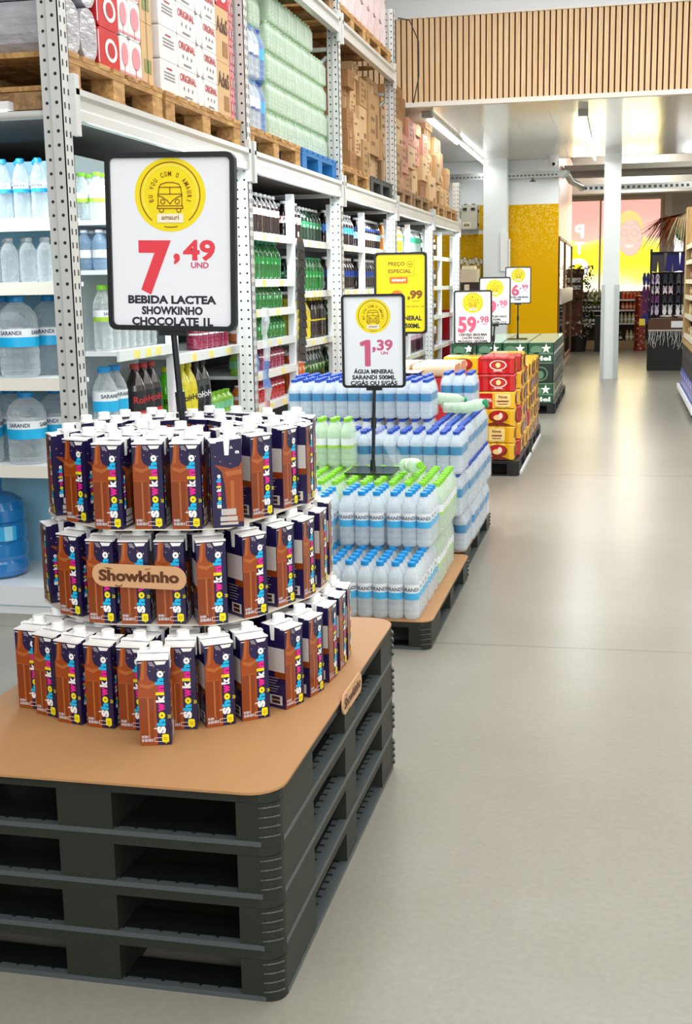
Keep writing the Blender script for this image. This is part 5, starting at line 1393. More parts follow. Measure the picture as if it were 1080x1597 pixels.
price_sign([at_y(788,416,yS),at_y(829,416,yS),at_y(789,474,yS),at_y(829,473,yS)], 'white price sign reading 6,99 standing on the dark green beer packs', deco_price('6','99','UN',['CERVEJA HEINEKEN','330ML'],8,(-.55,.1)), (at_y(808,520,yS).x, yS, .767))

# ================================================================== WATER DISPLAY
cardb2 = cardb
for i, (y0, nm_) in enumerate(((4.5,'nearer'),(5.76,'farther'))):
    plastic_pallet(-.69-.025*i, y0, 0, 'dark plastic pallet under the %s half of the bottled water display' % nm_, group='pallets under the water packs')
    b = MB(); b.rprism(-1.69, y0, -.685-.025*i, y0+1.21, PH+.0003, PH+.004, .05, 0)
    tag(b.build('cardboard_sheet', cardb2), 'brown cardboard sheet under the %s half of the water packs' % nm_, 'cardboard')
WZ = PH+.0045
hb = .226
n_w = [0]
def wp(key, x1, y0, z, nx, ny, desc, rz=0.0, rows=None):
    h, r = (.2 if key == 'navy5' else .225), .031
    p = 2*r+.0006
    return bottle_pack(key, x1-p*nx, y0, z, nx, ny, h, r, desc, 'water pack', 'shrink-wrapped packs of the water display', 'water_pack', rz, True, rows)
LAYN = ['bottom layer', 'second layer', 'third layer', 'fourth layer']
POS = ['on the aisle edge', 'second from the aisle', 'third from the aisle', 'fourth from the aisle', 'fifth from the aisle']
CN = {'blue5':'sky blue capped','green5':'lime capped','navy5':'dark blue capped'}
def wrow(key, y0, L, cnt, x1=-.735, ny=4, where='', nx=3, skip=()):
    for c in range(cnt):
        if c in skip: continue
        wp(key, x1-.191*c+random.uniform(-.004,.004), y0, WZ+hb*L, nx, ny, '%s water pack, %s, %s, %s' % (CN[key], LAYN[L], POS[c], where))
wrow('blue5', 4.515, 0, 4, where='front row')
wrow('blue5', 4.785, 0, 4, where='second row', x1=-.735)
wrow('blue5', 4.80, 1, 2, where='second row')
for c in range(2): wp('blue5', -.735-.191*(2+c)-.02, 4.70, WZ+hb, 3, 4, 'sky blue capped water pack, second layer, %s, set forward' % POS[2+c])
wrow('green5', 5.06, 0, 2, where='third row'); wrow('green5', 5.32, 0, 2, where='fourth row')
wrow('green5', 5.06, 1, 5, where='third row', x1=-.722); wrow('green5', 5.32, 1, 5, where='fourth row', x1=-.722)
t = wp('green5', -1.2, 5.47, WZ+hb*2, 4, 2, 'lime capped water pack alone on top of the green packs beside the sign pole')
# loose film tent of the opened pack
b = MB()
b.add([(-.99,5.45,WZ+hb*2+.002),(-.97,5.6,WZ+hb*2+.002),(-1.2,5.47,WZ+hb*2+.2),(-1.2,5.62,WZ+hb*2+.2),(-1.1,5.5,WZ+hb*2+.17),(-1.08,5.62,WZ+hb*2+.18)], [(0,1,5,4),(4,5,3,2)], 0, True)
tag(b.build('loose_film', film), 'crumpled loose clear film hanging off the single green capped pack', 'film')
o = make_bottle('water_bottle', .225, .031, clrG, capG, [(.44,.58,labW),(.38,.44,labG)], 'std', 12)
o.location = (-.93, 5.33, WZ+hb*2+.033); o.rotation_euler = (math.radians(82), 0, math.radians(28)); tag(o, 'single green capped bottle lying on its side on the green packs', 'bottle')
# farther pallet: dark blue capped packs, stepped
hn = .201
for L in range(3):
    for c in range(3):
        if L < 1 and c: continue
        wp('navy5', -.708-.191*c, 5.62 if L else 5.77, WZ+hn*L, 3, 4, 'dark blue capped water pack, %s, farther pallet front, %s' % (LAYN[L], POS[c]))
for L in range(3):
    for j in range(3 if L == 0 else 4):
        wp('navy5', -.70-(.02 if L == 2 else 0), (6.04 if L == 0 else 5.88)+j*.252, WZ+hn*L, 3, 4, 'dark blue capped water pack, %s, aisle side of the farther pallet, %s along' % (LAYN[L], ORD[j]))
wp('navy5', -.77, 6.64, WZ+hn*3, 3, 4, 'dark blue capped water pack alone on the topmost layer at the far corner')
for c in range(4):
    for L in (2, 3):
        wp('navy5', -.93-.191*c, 6.14, WZ+hn*L, 3, 4, 'dark blue capped water pack, %s, middle row of the farther pallet, %s across' % (LAYN[L], ORD[c]))
    wp('navy5', -.98-.191*c, 6.42, WZ+hn*3, 3, 4, 'dark blue capped water pack, fourth layer, back row, %s across' % ORD[c])
for i in range(5):
    o = make_bottle('water_bottle', .2, .028, clrG if i < 2 else clr, capT if i < 2 else capB, [], 'std', 10) if i == 0 else copy_tree(PROTO['loose'])
    PROTO.setdefault('loose', o)
    o.location = (-.8-.055*i, 6.36+.03*i, WZ+hn*3+.03 if i < 3 else WZ+hn*3+.085); o.rotation_euler = (math.radians(75+8*i), .2*i, .8+.5*i)
    tag(o, 'loose clear bottle lying beside the topmost water pack, %s of the heap' % ORD[i], 'bottle', 'loose bottles on the water display')

# ================================================================== BEER DISPLAYS
yb = mat('beer_yellow', '#f0b90e', .25, coat=.4); rb = mat('beer_red', '#c81a1e', .25, coat=.4); bb = mat('beer_brown_red', '#7e2412', .35); gold = mat('beer_gold_light', '#f7df8e', .3); wbt = mat('beer_white', '#f4ede0', .35)
def beer_pack(x, y, z, kind, label, rz=0.0, W_=.262, D_=.2, H_=.125):
    """shrunk film pack of cans; origin front lower corner on the aisle side, reaching -X and +Y"""
    t = empty('beer_pack', (x, y, z), rz); tag(t, label, 'beer pack', 'beer packs of the yellow and red display')
    main = {'y':0, 'r':1, 'm':0, 'n':0}[kind]
    b = MB(); n = 4
    # rippled sides where the cans press through
    pts = []
    for i in range(n):
        for q in range(4): u = (i+q/4)/n; pts.append((-W_+u*W_, .006-.006*math.sin(math.pi*((i+q/4)%1))))
    pts.append((0,.006))
    m_ = 3
    for i in range(m_):
        for q in range(1,5): u = (i+q/4)/m_; pts.append((-.006+.006*math.sin(math.pi*((q/4)%1)) if q < 4 else -.004, u*D_))
    pts += [(-W_, D_)]
    b.prism(pts, .004, H_-.012, main); 
    ins = [(p[0]*.94-.008, p[1]*.93+.007) for p in pts]; nn = len(pts)
    b.add([(p[0],p[1],H_-.012) for p in pts]+[(p[0],p[1],H_) for p in ins], [(i,(i+1)%nn,nn+(i+1)%nn,nn+i) for i in range(nn)]+[tuple(range(nn,2*nn))], main, False)
    part(b, 'wrap', [yb, rb], t)
    b = MB(); F = lambda k: FX(-.0012-.0005*k)
    cx = -W_*.45
    if kind == 'y':
        b.disc(F(0), cx, H_*.56, W_*.27, H_*.36, 2, 24); b.disc(F(1), cx, H_*.6, W_*.2, H_*.28, 1, 24); b.disc(F(2), cx-W_*.02, H_*.5, W_*.12, H_*.16, 3, 12); b.disc(F(3), cx+W_*.06, H_*.6, W_*.06, H_*.18, 4, 12)
        b.poly(F(3), [(-W_*.85,.006),(-W_*.08,.006),(-W_*.3,H_*.2),(cx,H_*.3),(-W_*.65,H_*.2)], 2)
    elif kind == 'r':
        b.arc(F(0), cx, H_*.52, W_*.22, W_*.035, 0, 360, 4, 24, ry=H_*.26); b.disc(F(0), cx, H_*.52, W_*.07, H_*.16, 3, 14); b.rect(F(0), -W_*.95, H_*.8, -W_*.1, H_*.86, 2); b.text(F(1), 'BRAHMA', cx, H_*.15, h=H_*.09, m=4, bold=.03)
    elif kind == 'm':
        b.rect(F(0), -W_, .004, -W_*.62, H_-.012, 1); b.text(F(1), 'BRAHMA', -W_*.8, H_*.4, wd=W_*.34, h=H_*.22, m=4, bold=.03)
        b.rrect(F(1), -W_*.55, H_*.12, -W_*.12, H_*.88, .012, 3); b.text(F(2), 'Nova', -W_*.33, H_*.62, h=H_*.17, m=2, bold=.03); b.rect(F(2), -W_*.5, H_*.4, -W_*.17, H_*.48, 2); b.rect(F(2), -W_*.46, H_*.25, -W_*.2, H_*.3, 2)
    elif kind == 'n':
        b.rect(F(0), -W_, .004, -W_*.8, H_-.012, 1); b.rrect(F(1), -W_*.7, H_*.12, -W_*.25, H_*.88, .012, 3); b.text(F(2), 'Nova', -W_*.48, H_*.62, h=H_*.17, m=2, bold=.03); b.rect(F(2), -W_*.62, H_*.4, -W_*.33, H_*.48, 2); b.rect(F(2), -W_*.6, H_*.25, -W_*.36, H_*.3, 2)
    # aisle side
    G = lambda k: FA(.0012+.0005*k, 0, 0)
    if kind == 'r':
        b.rect(G(0), D_*.3, H_*.1, D_*.75, H_*.82, 0); b.rect(G(1), D_*.45, H_*.3, D_*.6, H_*.65, 2)
    else:
        b.rect(G(0), D_*.52, .006, D_*.98, H_*.86, 1 if kind != 'y' else 2); b.disc(G(1), D_*.28, H_*.5, D_*.17, H_*.3, 2, 16); b.disc(G(2), D_*.75, H_*.5, D_*.13, H_*.26, 4 if kind == 'm' else 0, 14)
    part(b, 'print', [yb, rb, bb, gold, wbt], t)
    return t
BX, BY = -.712, 8.9
for i, y0 in enumerate((8.86, 10.12)):
    plastic_pallet(BX+.01, y0, 0, 'black plastic pallet under the %s half of the yellow and red beer packs' % ['nearer','farther'][i], group='pallets under the beer', m=plasK)
    b = MB(); b.box(BX+.008, y0+.1, .0, BX+.022, y0+1.15, .02); tag(b.build('pallet_label_strip', white), 'white strip along the foot of the %s beer pallet' % ['nearer','farther'][i], 'strip')
BZ = PH+.001
kinds_front = ['y','n','y','m','r','r']
bn = 0
for r_ in range(9):
    y0 = BY+r_*.256 if r_ < 4 else BY+.1+r_*.256
    hmax = 6 if r_ < 3 else 5 if r_ < 6 else 5
    for L in range(hmax):
        k_ = kinds_front[L] if r_ == 0 else random.choice('yyrmn')
        beer_pack(BX-random.uniform(0,.01)-(.02 if r_ == 0 else 0), y0, BZ+.126*L, k_, '%s beer pack, %s layer, %s along the aisle edge of the beer display' % ({'y':'yellow','r':'red','m':'red and yellow','n':'cream labelled'}[k_], ORD[L], ORD[r_]), 0, .262, .254)
for c in range(1, 4):
    for r_ in (range(2) if c > 1 else (0,1,6,7)):
        top_ = [6, 5, 5][c-1] if r_ == 0 else 5
        for L in range(top_):
            if L < 2 and c > 1: continue
            k_ = random.choice('yym') if L < top_-1 else 'y'
            beer_pack(BX-.02-.268*c, BY+.02+r_*.27, BZ+.126*L, k_, '%s beer pack, %s layer, %s back from the aisle, %s row' % ({'y':'yellow','m':'red and yellow'}[k_], ORD[L], ORD[c], ORD[r_]), 0, .262, .254)

# flat film wrapped packs behind the water display
beige = mat('wrap_beige', '#d9ba98', .25, coat=.3, noise=.15, nscale=12)
for i in range(4):
    t = empty('wrapped_tray', (-1.05-.3*(i%2), 7.95+.32*(i//2), .0)); tag(t, 'beige film wrapped tray on the low red stack behind the water, %s one' % ORD[i], 'tray', 'beige wrapped trays')
    b = MB(); pillow(b, -.28, 0, .79, 0, .3, .87, .03); part(b, 'body', beige, t)
b = MB(); b.box(-1.65, 7.95, .14, -1.04, 8.6, .788)
tag(b.build('red_drink_stack', mat('stack_red', '#b9232b', .35, noise=.3, nscale=9)), 'low stack of red wrapped drinks under the beige trays', 'drink stack')
plastic_pallet(-1.03, 7.93, 0, 'black pallet under the low red drink stack', group='pallets under the red stack', LX=.64, LY=.7, m=plasK)

# green beer display with white star
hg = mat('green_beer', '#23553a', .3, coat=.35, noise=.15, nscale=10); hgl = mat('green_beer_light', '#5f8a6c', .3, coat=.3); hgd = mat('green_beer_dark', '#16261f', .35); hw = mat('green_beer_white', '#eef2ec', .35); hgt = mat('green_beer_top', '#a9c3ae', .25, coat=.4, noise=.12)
def green_pack(x, y, z, kind, label, W_=.27, D_=.22, H_=.215):
    t = empty('green_beer_pack', (x, y, z)); tag(t, label, 'beer pack', 'dark green beer packs')
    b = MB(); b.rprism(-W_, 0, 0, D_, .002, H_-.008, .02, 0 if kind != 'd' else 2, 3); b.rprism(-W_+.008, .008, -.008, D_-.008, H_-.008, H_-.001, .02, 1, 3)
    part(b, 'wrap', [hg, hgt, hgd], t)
    b = MB(); F = lambda k: FX(-.001-.0005*k)
    if kind == 'h':
        b.text(F(1), 'Hel', -W_*.42, H_*.1, wd=W_*.62, h=H_*.22, m=0, bold=.045)
        st = []
        for q in range(10):
            a = math.pi/2+q*math.pi/5; rr = (.055 if q%2 == 0 else .023); st.append((-W_*.3+rr*math.cos(a), H_*.68+rr*math.sin(a)))
        b.poly(F(1), st, 0); b.disc(F(0), -W_*.68, H_*.62, W_*.24, H_*.2, 1, 18); b.rect(F(0), -W_*.98, H_*.4, -W_*.02, H_*.48, 1)
    else:
        b.arc(F(0), -W_*.5, H_*.45, W_*.26, .012, 0, 360, 1, 20); b.disc(F(0), -W_*.5, H_*.4, W_*.12, H_*.2, 1, 14)
    G = lambda k: FA(.001+.0005*k, 0, 0)
    for q in range(4): b.rect(G(0), D_*(.06+.24*q), H_*.04, D_*(.12+.24*q), H_*.94, 0 if q % 2 else 1)
    b.rect(G(1), D_*.1, H_*.35, D_*.9, H_*.5, 0 if kind == 'h' else 1)
    part(b, 'print', [hw, hgl], t)
HX, HY = -.685, 13.2
for i in range(2):
    plastic_pallet(HX+.02, HY-.02+1.26*i, 0, 'dark plastic pallet under the %s half of the green beer packs' % ['nearer','farther'][i], group='pallets under the green beer', m=plasK)
for r_ in range(10):
    for L in range(3):
        k_ = ['h','d','h'][L] if r_ == 0 else 'h' if L == 2 else 'd'
        green_pack(HX+.02*(r_>4)*0, HY+.224*r_, BZ+.218*L, k_, 'dark green beer pack, %s layer, %s along the aisle edge' % (['bottom','middle','top'][L], ORD[r_]), D_=.222)
for c in range(1, 4):
    for r_ in range(10):
        if r_ == 0 or True:
            Ls = (0,1,2) if r_ == 0 else (2,)
            for L in Ls:
                k_ = 'h' if (c == 1 or L == 2) and r_ == 0 and L != 1 else 'd'
                green_pack(HX-.275*c, HY+.224*r_, BZ+.218*L, k_, 'dark green beer pack, %s layer, %s column back from the aisle, %s row' % (['bottom','middle','top'][L], ORD[c], ORD[r_]), D_=.222)

# red fridge front glimpsed by the last rack post
b = MB(); p = at_y(702, 520, 16.3)
b.rprism(p.x-.1, 16.2, p.x+.28, 16.9, 0, 1.05, .03, 0); o = b.build('red_cooler', mat('cooler_red', '#c3202a', .2, coat=.5)); tag(o, 'bright red drinks cooler glimpsed past the last rack post', 'cooler')
c = MB(); c.box(p.x+.275, 16.22, .1, p.x+.285, 16.26, .9); part(c, 'handle', white, o)
# beige box on dark crate near the mural
p, q = at_y(718, 420, 17.2), at_y(745, 440, 17.2)
t = empty('display_crate', (p.x, 17.2, 0)); tag(t, 'dark brown crate stand in front of the beer mug mural', 'crate')
b = MB(); b.box(0, 0, 0, .3, .35, q.z); part(b, 'body', mat('crate_dark_brown', '#3a2a28', .6), t)
b = MB(); b.rect(FX(-.002), .06, q.z-.12, .13, q.z-.03, 0); part(b, 'emblem', cream, t)
t = empty('beige_box', (p.x, 17.2, q.z+.001)); tag(t, 'open beige box standing on the dark brown crate', 'box')
b = MB(); b.box(0, 0, 0, .24, .3, (p.z-q.z)); part(b, 'body', mat('box_beige_light', '#e0cfae', .6), t)
b = MB(); b.box(.02, .02, p.z-q.z, .2, .28, (p.z-q.z)*1.25); part(b, 'lid', cream, t)

# ================================================================== RIGHT SIDE AND FAR END
wend = wood_mat('display_wood', '#a5824f', '#c9a871', (14, 14, 2), .5)
GX = .755
t = empty('wooden_shelf_unit', (GX, 13.4, 0)); tag(t, 'wooden shelf unit across the aisle with small boxes on its shelves', 'shelf unit')
b = MB(); b.box(0, 2.35, .68, .6, 2.42, 2.24); b.box(0, 2.1, .68, .07, 2.35, 2.24); part(b, 'end_panel', wend, t)
for z in (.74,.98,1.2,1.38,1.6,1.78):
    b = MB(); b.box(.02, -1.0, z-.025, .6, 2.35, z); b.box(.0, -1.0, z-.04, .02, 2.1, z+.01); part(b, 'shelf', mat('shelf_cream', '#e9dfc8', .4), t)
b = MB(); b.box(.6, -1.0, .1, .64, 2.42, 2.24); part(b, 'back_panel', wend, t)
b = MB(); b.box(.0, -1.0, .62, .6, 2.42, .68); part(b, 'base', wend, t)
kk = 0
for z in (.74,.98,1.2,1.38,1.6):
    for i in range(7):
        o = MB(); hh = random.uniform(.09,.15); o.box(0, 0, 0, .2, .2, hh); o.rect(FA(-.0,0,0), 0, 0, 0, 0, 0) if False else None
        m_ = mat('small_box_%s' % ['olive','cream','brown','red'][kk % 4], ['#b5a04a','#d9cba0','#7d5836','#9a3a30'][kk % 4], .5)
        ob = o.build('small_box', m_, None, (GX+.05, 13.45+.29*i, z+.001)); tag(ob, '%s small box, %s from the near end, on the %s wooden shelf' % (['olive','cream','brown','dark red'][kk % 4], ORD[i], ORD[[.74,.98,1.2,1.38,1.6].index(z)]), 'box', 'small boxes on the wooden shelves')
        c = MB(); c.box(-.001, .03, hh*.3, 0, .17, hh*.7); part(c, 'label', cream, ob)
        kk += 1
# dark crates and blue packs on the low deck below
t = empty('floor_deck', (GX-.055, 12.4, 0)); tag(t, 'low floor deck with white front rail under the blue packs', 'deck')
b = MB(); b.box(.03, 0, .1, .6, 3.3, .12); part(b, 'deck', mat('deck_dark', '#2a2c30', .5), t)
b = MB(); b.box(0, 0, .075, .03, 3.3, .125); part(b, 'front_rail', white, t)
for k in range(4):
    b = MB(); b.box(.06, .05+k*1.05, 0, .1, .1+k*1.05, .1); part(b, 'leg', mat('deck_dark', '#2a2c30', .5), t)
blu = mat('pack_blue', '#1747c4', .3, coat=.3); blul = mat('pack_blue_white', '#dfe6f5', .4); blk = mat('crate_black', '#14151a', .45)
for i in range(8):
    t = empty('blue_pack', (GX-.015, 12.45+.4*i, .122)); tag(t, 'bright blue drinks pack on the low deck, %s from the camera end' % ORD[i], 'pack', 'blue packs on the low deck')
    b = MB(); b.rprism(0, 0, .45, .38, 0, .2, .02, 0); part(b, 'wrap', blu, t)
    b = MB(); b.rect(frame((-.001,0,0),(0,-1,0),(0,0,1)), -.24, .13, -.14, .16, 0); b.rect(FX(-.001), .05, .15, .3, .17, 0); part(b, 'print', blul, t)
    t = empty('black_pack', (GX-.005, 12.45+.4*i, .325)); tag(t, 'black wrapped drinks pack on the blue packs, %s from the camera end' % ORD[i], 'pack', 'black packs on the blue packs')
    b = MB(); b.rprism(0, 0, .45, .38, 0, .29, .02, 0); part(b, 'wrap', blk, t)
    b = MB(); b.rect(frame((-.001,0,0),(0,-1,0),(0,0,1)), -.25, .18, -.12, .25, 0); part(b, 'print', [mat('print_dull_grey','#5a5e68',.5)], t)

# far wine gondola under the window
FYG = 26.0
t = empty('wine_shelf', (0, FYG, 0)); tag(t, 'low white wine shelf unit under the lit window', 'shelf unit')
b = MB(); b.box(-1.1, .35, 0, .75, .38, 1.16); part(b, 'back_panel', mat('wine_back_brown', '#4a331f', .6), t)
b = MB(); b.box(-1.1, -.05, 0, .75, .35, .16); part(b, 'base', mat('wine_base_tan', '#b79b6c', .5), t)
SZ = [.16, .52, .79, 1.0]
for z in SZ[1:]:
    b = MB(); b.box(-1.1, -.02, z-.03, .75, .35, z); part(b, 'shelf', gw, t)
for xx in (-1.1, -.2, .72):
    b = MB(); b.box(xx, -.03, 0, xx+.03, .0, 1.16); part(b, 'post', gw, t)
proto_bottle('wine_g', 'wine_bottle', .165, .035, liquid('wine_green','#14290f'), mat('foil_cream','#e9dfc0',.4), [(.2,.5,labW)], 'cola', 9, parts=False)
proto_bottle('wine_c', 'wine_bottle', .21, .035, liquid('wine_straw','#d8c99a'), mat('foil_cream','#e9dfc0',.4), [(.25,.45,labW)], 'cola', 9, parts=False)
proto_bottle('wine_r', 'wine_bottle', .17, .035, liquid('wine_orange','#e2521c'), mat('foil_red','#c83a1c',.4), [], 'cola', 9, parts=False)
proto_bottle('wine_p', 'wine_bottle', .165, .035, liquid('wine_rose','#c9603a'), mat('foil_red','#c83a1c',.4), [(.2,.5,mat('label_peach','#f0b090',.4))], 'cola', 9, parts=False)
def wine_row(key, x0, x1, z, noun, sh):
    a, kw = BP[key]
    n = int((x1-x0)/.078)
    for i in range(n):
        if key not in PROTO: o = make_bottle(*a, **kw); PROTO[key] = o
        else: o = copy_tree(PROTO[key])
        o.location = (x0+.078*(i+.5), FYG+.08, z+.001)
        tag(o, '%s, %s from the mural side, %s of the wine unit' % (noun, ORD[i], sh), 'bottle', noun+'s on the wine shelf '+sh)
wine_row('wine_c', -.7, -.2, 1.0, 'pale wine bottle', 'top'); wine_row('wine_r', .0, .45, 1.0, 'orange red bottle', 'top')
wine_row('wine_g', -.9, -.2, .79, 'dark green wine bottle', 'second shelf'); wine_row('wine_p', .0, .45, .79, 'rose wine bottle', 'second shelf')
wine_row('wine_g', -.9, -.2, .52, 'dark green wine bottle', 'third shelf'); wine_row('wine_c', -.02, .45, .52, 'pale wine bottle', 'third shelf')
wine_row('wine_c', .1, .45, .16, 'pale wine bottle', 'base'); wine_row('wine_g', -.5, .1, .16, 'dark green wine bottle', 'base')

# plant tower beside the cooler
t = empty('potted_plant', (-.84, 25.0, 0)); tag(t, 'dark climbing plant on a brown stand beside the cooler front', 'plant')
b = MB(); b.lathe([(.16,0),(.2,.3),(.19,.32)], 14); part(b, 'pot', mat('pot_black', '#1c1815', .5), t)
b = MB(); b.box(-.16,-.1,.32,.1,.1,1.6); b.box(-.2,-.14,1.5,.12,.12,1.62); part(b, 'stand', mat('stand_brown', '#5a2c18', .6), t)
lg = mat('leaf_green', '#5c6a22', .5, noise=.4, nscale=6); ldk = mat('leaf_dark', '#2c2418', .5, noise=.3); lw = mat('leaf_silver', '#b9b6b4', .4)
b = MB()
for i in range(420):
    z = random.uniform(.25, 1.68); a = random.uniform(0, 2*math.pi); rr = .2+random.uniform(-.05,.12)
    cx_, cy_2 = rr*math.cos(a), rr*math.sin(a); s_ = random.uniform(.03,.06)
    d1 = Vector((random.uniform(-1,1),random.uniform(-1,1),random.uniform(-1,1))).normalized(); d2 = d1.orthogonal().normalized()
    c_ = Vector((cx_,cy_2,z)); mi = (2 if z < .75 and random.random() < .55 else 1 if random.random() < .55 else 0)
    b.add([c_-d1*s_, c_+d2*s_*.45, c_+d1*s_, c_-d2*s_*.45], [(0,1,2,3)], mi)
for i in range(60):
    c_ = Vector((.22+random.uniform(0,.3), -.05+random.uniform(-.1,.1), .85+random.uniform(0,.3))); d1 = Vector((random.uniform(-1,1),random.uniform(-1,1),random.uniform(-1,1))).normalized(); d2 = d1.orthogonal().normalized()
    b.add([c_-d1*.05, c_+d2*.022, c_+d1*.05, c_-d2*.022], [(0,1,2,3)], 0)
part(b, 'foliage', [lg, ldk, lw], t)
b = MB(); b.box(-.14,-.142,1.36,.06,-.141,1.45); b.box(-.14,-.142,1.22,.06,-.141,1.3); part(b, 'card', white, t)
b = MB(); b.box(-.5, 24.9, 0, -.38, 25.3, .7); tag(b.build('bin', mat('bin_black', '#141210', .5)), 'tall narrow black bin beside the climbing plant', 'bin')

# red column stand
t = empty('red_column_stand', (at_y(999,500,25.3).x, 25.3, 0)); tag(t, 'tall red brown round stand with white marks beside the wine shelf', 'stand')
b = MB(); b.lathe([(.12,0),(.125,.02),(.11,.06),(.11,1.02),(.12,1.05),(.12,1.08)], 20); part(b, 'column', mat('column_red_brown', '#8a2a14', .3, coat=.4), t)
b = MB()
for i in range(26):
    a = math.radians(-150+random.uniform(0,120)); z = .1+i*.036
    for q in range(1): b.add([(.1115*math.cos(a+u),.1115*math.sin(a+u),z+v_) for u,v_ in ((0,0),(.35,.01),(.35,.03),(0,.02))], [(0,1,2,3)], 0)
part(b, 'marks', mat('marks_cream', '#e8b79a', .5), t)

# flip flop stand
SY = 19.6
fx0 = .4
t = empty('sandal_stand', (fx0, SY, 0)); tag(t, 'black sandal display stand with hanging rails at the aisle end', 'stand')
ironk = mat('stand_black', '#141414', .4)
b = MB(); b.box(.02, 0, 0, 1.3, .5, .6); part(b, 'plinth', mat('plinth_black', '#121310', .55), t)
b = MB(); b.box(.02,-.03,.6,1.3,.5,.79); part(b, 'shelf_box', mat('plinth_brown_wood', '#5d3a22', .6), t)
for xx in (.04, 1.26):
    b = MB(); b.cyl((xx,.05,.0),(xx,.05,1.85),.016,.016,8); part(b, 'post', ironk, t)
b = MB(); b.box(.06,.3,.8,1.28,.32,1.5); part(b, 'back_panel', mat('stand_back_navy', '#17162c', .6), t)
for z in (1.0,1.16,1.32,1.46,1.8):
    b = MB(); b.cyl((.02,.12,z),(1.28,.12,z),.009,.009,6); part(b, 'rail', ironk, t)
solec = {'lilac':'#d6bfe0','pale pink':'#efd6de','black':'#2a2932','navy':'#303672','charcoal':'#4c4a55','coral':'#f0666c','white':'#f2f0f0','purple':'#7a3a7e','indigo':'#4b4aa6'}
def sandal(x, z, y, col, label, s=1.0, rz=0):
    t = empty('sandal_pair', (x, y, z), rz); tag(t, label, 'sandals', 'sandals on the stand')
    mm = mat('sole_'+col.replace(' ','_'), solec[col], .6)
    for sx in (-.042, .042):
        b = MB(); pts = []
        for i in range(20):
            a = 2*math.pi*i/20; w_ = .036*(1-.18*math.sin(a)*.5-(.25 if math.cos(a*1) > 2 else 0)); pts.append((sx*s+w_*s*math.cos(a)*(1-.12*math.cos(2*a)), -.1*s+.098*s*math.sin(a)))
        b.yprism(pts[::-1], -.012, 0.0); part(b, 'sole', mm, t)
        b = MB(); b.tube([(sx*s,-.013,-.035*s),(sx*s-.02,-.028,-.075*s),(sx*s-.03,-.013,-.12*s)], .004, 5); b.tube([(sx*s,-.013,-.035*s),(sx*s+.02,-.028,-.075*s),(sx*s+.03,-.013,-.12*s)], .004, 5)
        part(b, 'strap', mat('strap_dark','#24202a',.5) if col in ('lilac','pale pink','white') else mm, t)
grid = [['lilac','black','charcoal','coral','navy','black'],['pale pink','pale pink','charcoal','navy','black','indigo'],['purple','black','black','navy','navy','black'],['lilac','white','white','navy','indigo','navy']]
for r_, row in enumerate(grid):
    for c_, col in enumerate(row):
        sandal(fx0+.1+.2*c_, [1.48,1.335,1.19,1.045][r_], SY+.085, col, '%s flip-flop pair hanging %s on the %s rail of the stand' % (col, ORD[c_], ORD[r_]))
for i, col in enumerate(('indigo','purple','purple','indigo')): sandal(fx0-.02, 1.5-.2*i, SY+.2, col, '%s flip-flop pair hanging on the outer side rail, %s from the top' % (col, ORD[i]), 1, -.9)
for i in range(3):
    t = empty('hanging_shorts', (fx0+[.14,.36,.57][i], SY+.07, 1.79)); col = ['#4a4a4c','#2a2a72','#26266e'][i]
    tag(t, '%s hanging from the top rail of the sandal stand, %s one' % (['dark grey shorts','navy blue shorts','blue shorts'][i], ORD[i]), 'shorts', 'shorts on the stand')
    b = MB(); pts = [(-.09,0),(.09,0),(.11,-.27),(.015,-.29),(0,-.12),(-.015,-.29),(-.11,-.27)]
    b.yprism(pts[::-1], -.03, .02); part(b, 'cloth', mat('shorts_%d'%i, col, .8), t)
    b = MB(); b.box(-.09,-.032,-.03,.09,-.03,0); part(b, 'waistband', mat('shorts_band_%d'%i, '#1d1d30', .8), t)
b = MB(); b.box(0,0,0,.3,.003,.1); o = b.build('price_card', white, None, (fx0+.36, SY-.04, .66)); tag(o, 'white price card leaning on the brown shelf box of the sandal stand', 'card')
c = MB(); c.text(FX(-.001), '41', .2, .03, h=.045, m=0, bold=.02); part(c, 'print', ink_k, o)
b = MB()
for i in range(60):
    x_ = .03+1.2*i/60; L_ = random.uniform(.08,.3); b.tube([(x_,-.042,.62),(x_+random.uniform(-.03,.03),-.045,.62-L_*.5),(x_+random.uniform(-.05,.05),-.042,.62-L_)], .005, 4)
b.tube([(.02,-.042,.62),(1.28,-.042,.62)], .01, 5)
o = b.build('fringed_throw', mat('fringe_white', '#d8d4d0', .8), None, (fx0, SY, 0)); tag(o, 'white fringed throw hanging over the black plinth of the sandal stand', 'throw'); o['kind'] = 'thing'
b = MB()
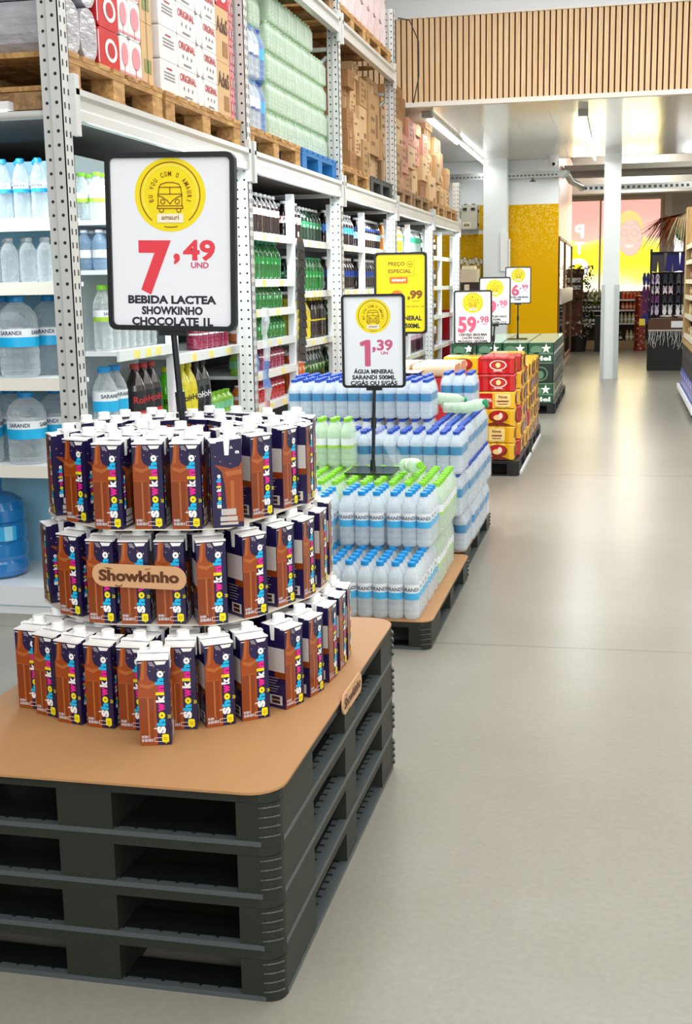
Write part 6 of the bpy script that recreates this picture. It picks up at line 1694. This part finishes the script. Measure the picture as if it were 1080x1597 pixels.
for i in range(40):
    b.ball((fx0+.25+random.uniform(0,.7), SY+.15+random.uniform(-.1,.1), .812+random.uniform(0,.03)), .07, .04, .016, 0 if i % 3 else 1, 8, 5)
o = b.build('folded_cloths', [mat('cloth_cream', '#e4dad6', .8), mat('cloth_plum', '#4a2a3a', .8)]); tag(o, 'heap of cream and plum cloths on the brown shelf box', 'cloths'); o['kind'] = 'stuff'
b = MB(); b.box(fx0-.12, SY-.04, .7, fx0-.03, SY-.03, .8); tag(b.build('yellow_card', mat('card_yellow', '#e8cb3a', .5)), 'small yellow card hanging at the corner of the sandal stand', 'card')
# palm straw fan over the stand
straw = mat('straw_tan', '#d0b68a', .8, noise=.3, nscale=5); strawr = mat('straw_red_brown', '#9a4a1e', .8, noise=.3, nscale=5)
t = empty('straw_parasol', (fx0+.55, SY+.3, 2.33)); tag(t, 'dry palm straw parasol spreading over the sandal stand', 'parasol')
b = MB()
for i in range(300):
    a = random.uniform(0, 2*math.pi); L_ = random.uniform(.4,.75); sag = random.uniform(.15,.5)
    p0 = Vector((0,0,.06)); p1 = Vector((math.cos(a)*L_*.55, math.sin(a)*L_*.55, -.02)); p2 = Vector((math.cos(a)*L_, math.sin(a)*L_*.8, -sag))
    mi = 1 if p2.x < -.3 else 0
    s_ = Vector((-math.sin(a), math.cos(a), .3))*.012
    b.add([p0-s_*.3,p0+s_*.3,p1+s_,p1-s_,p2+s_*.25,p2-s_*.25], [(0,1,2,3),(3,2,4,5)], mi)
part(b, 'straw_fronds', [straw, strawr], t)
b = MB(); b.cyl((0,.26,-2.33),(0,.26,-.1),.02,.02,8); b.cyl((0,.26,-.1),(0,0,.1),.02,.02,8); part(b, 'pole', wend, t)
b = MB(); b.ball((fx0+.46, SY+.05, 2.13), .08, .04, .16, 0); tag(b.build('green_float', mat('float_green', '#1f8a58', .3)), 'green inflatable hanging under the straw parasol', 'float')
b = MB(); b.cyl((fx0+.46, SY+.05, 2.28),(fx0+.46, SY+.05, 2.36),.003,.003,4); tag(b.build('cord', ironk), 'thin cord holding the green inflatable', 'cord')
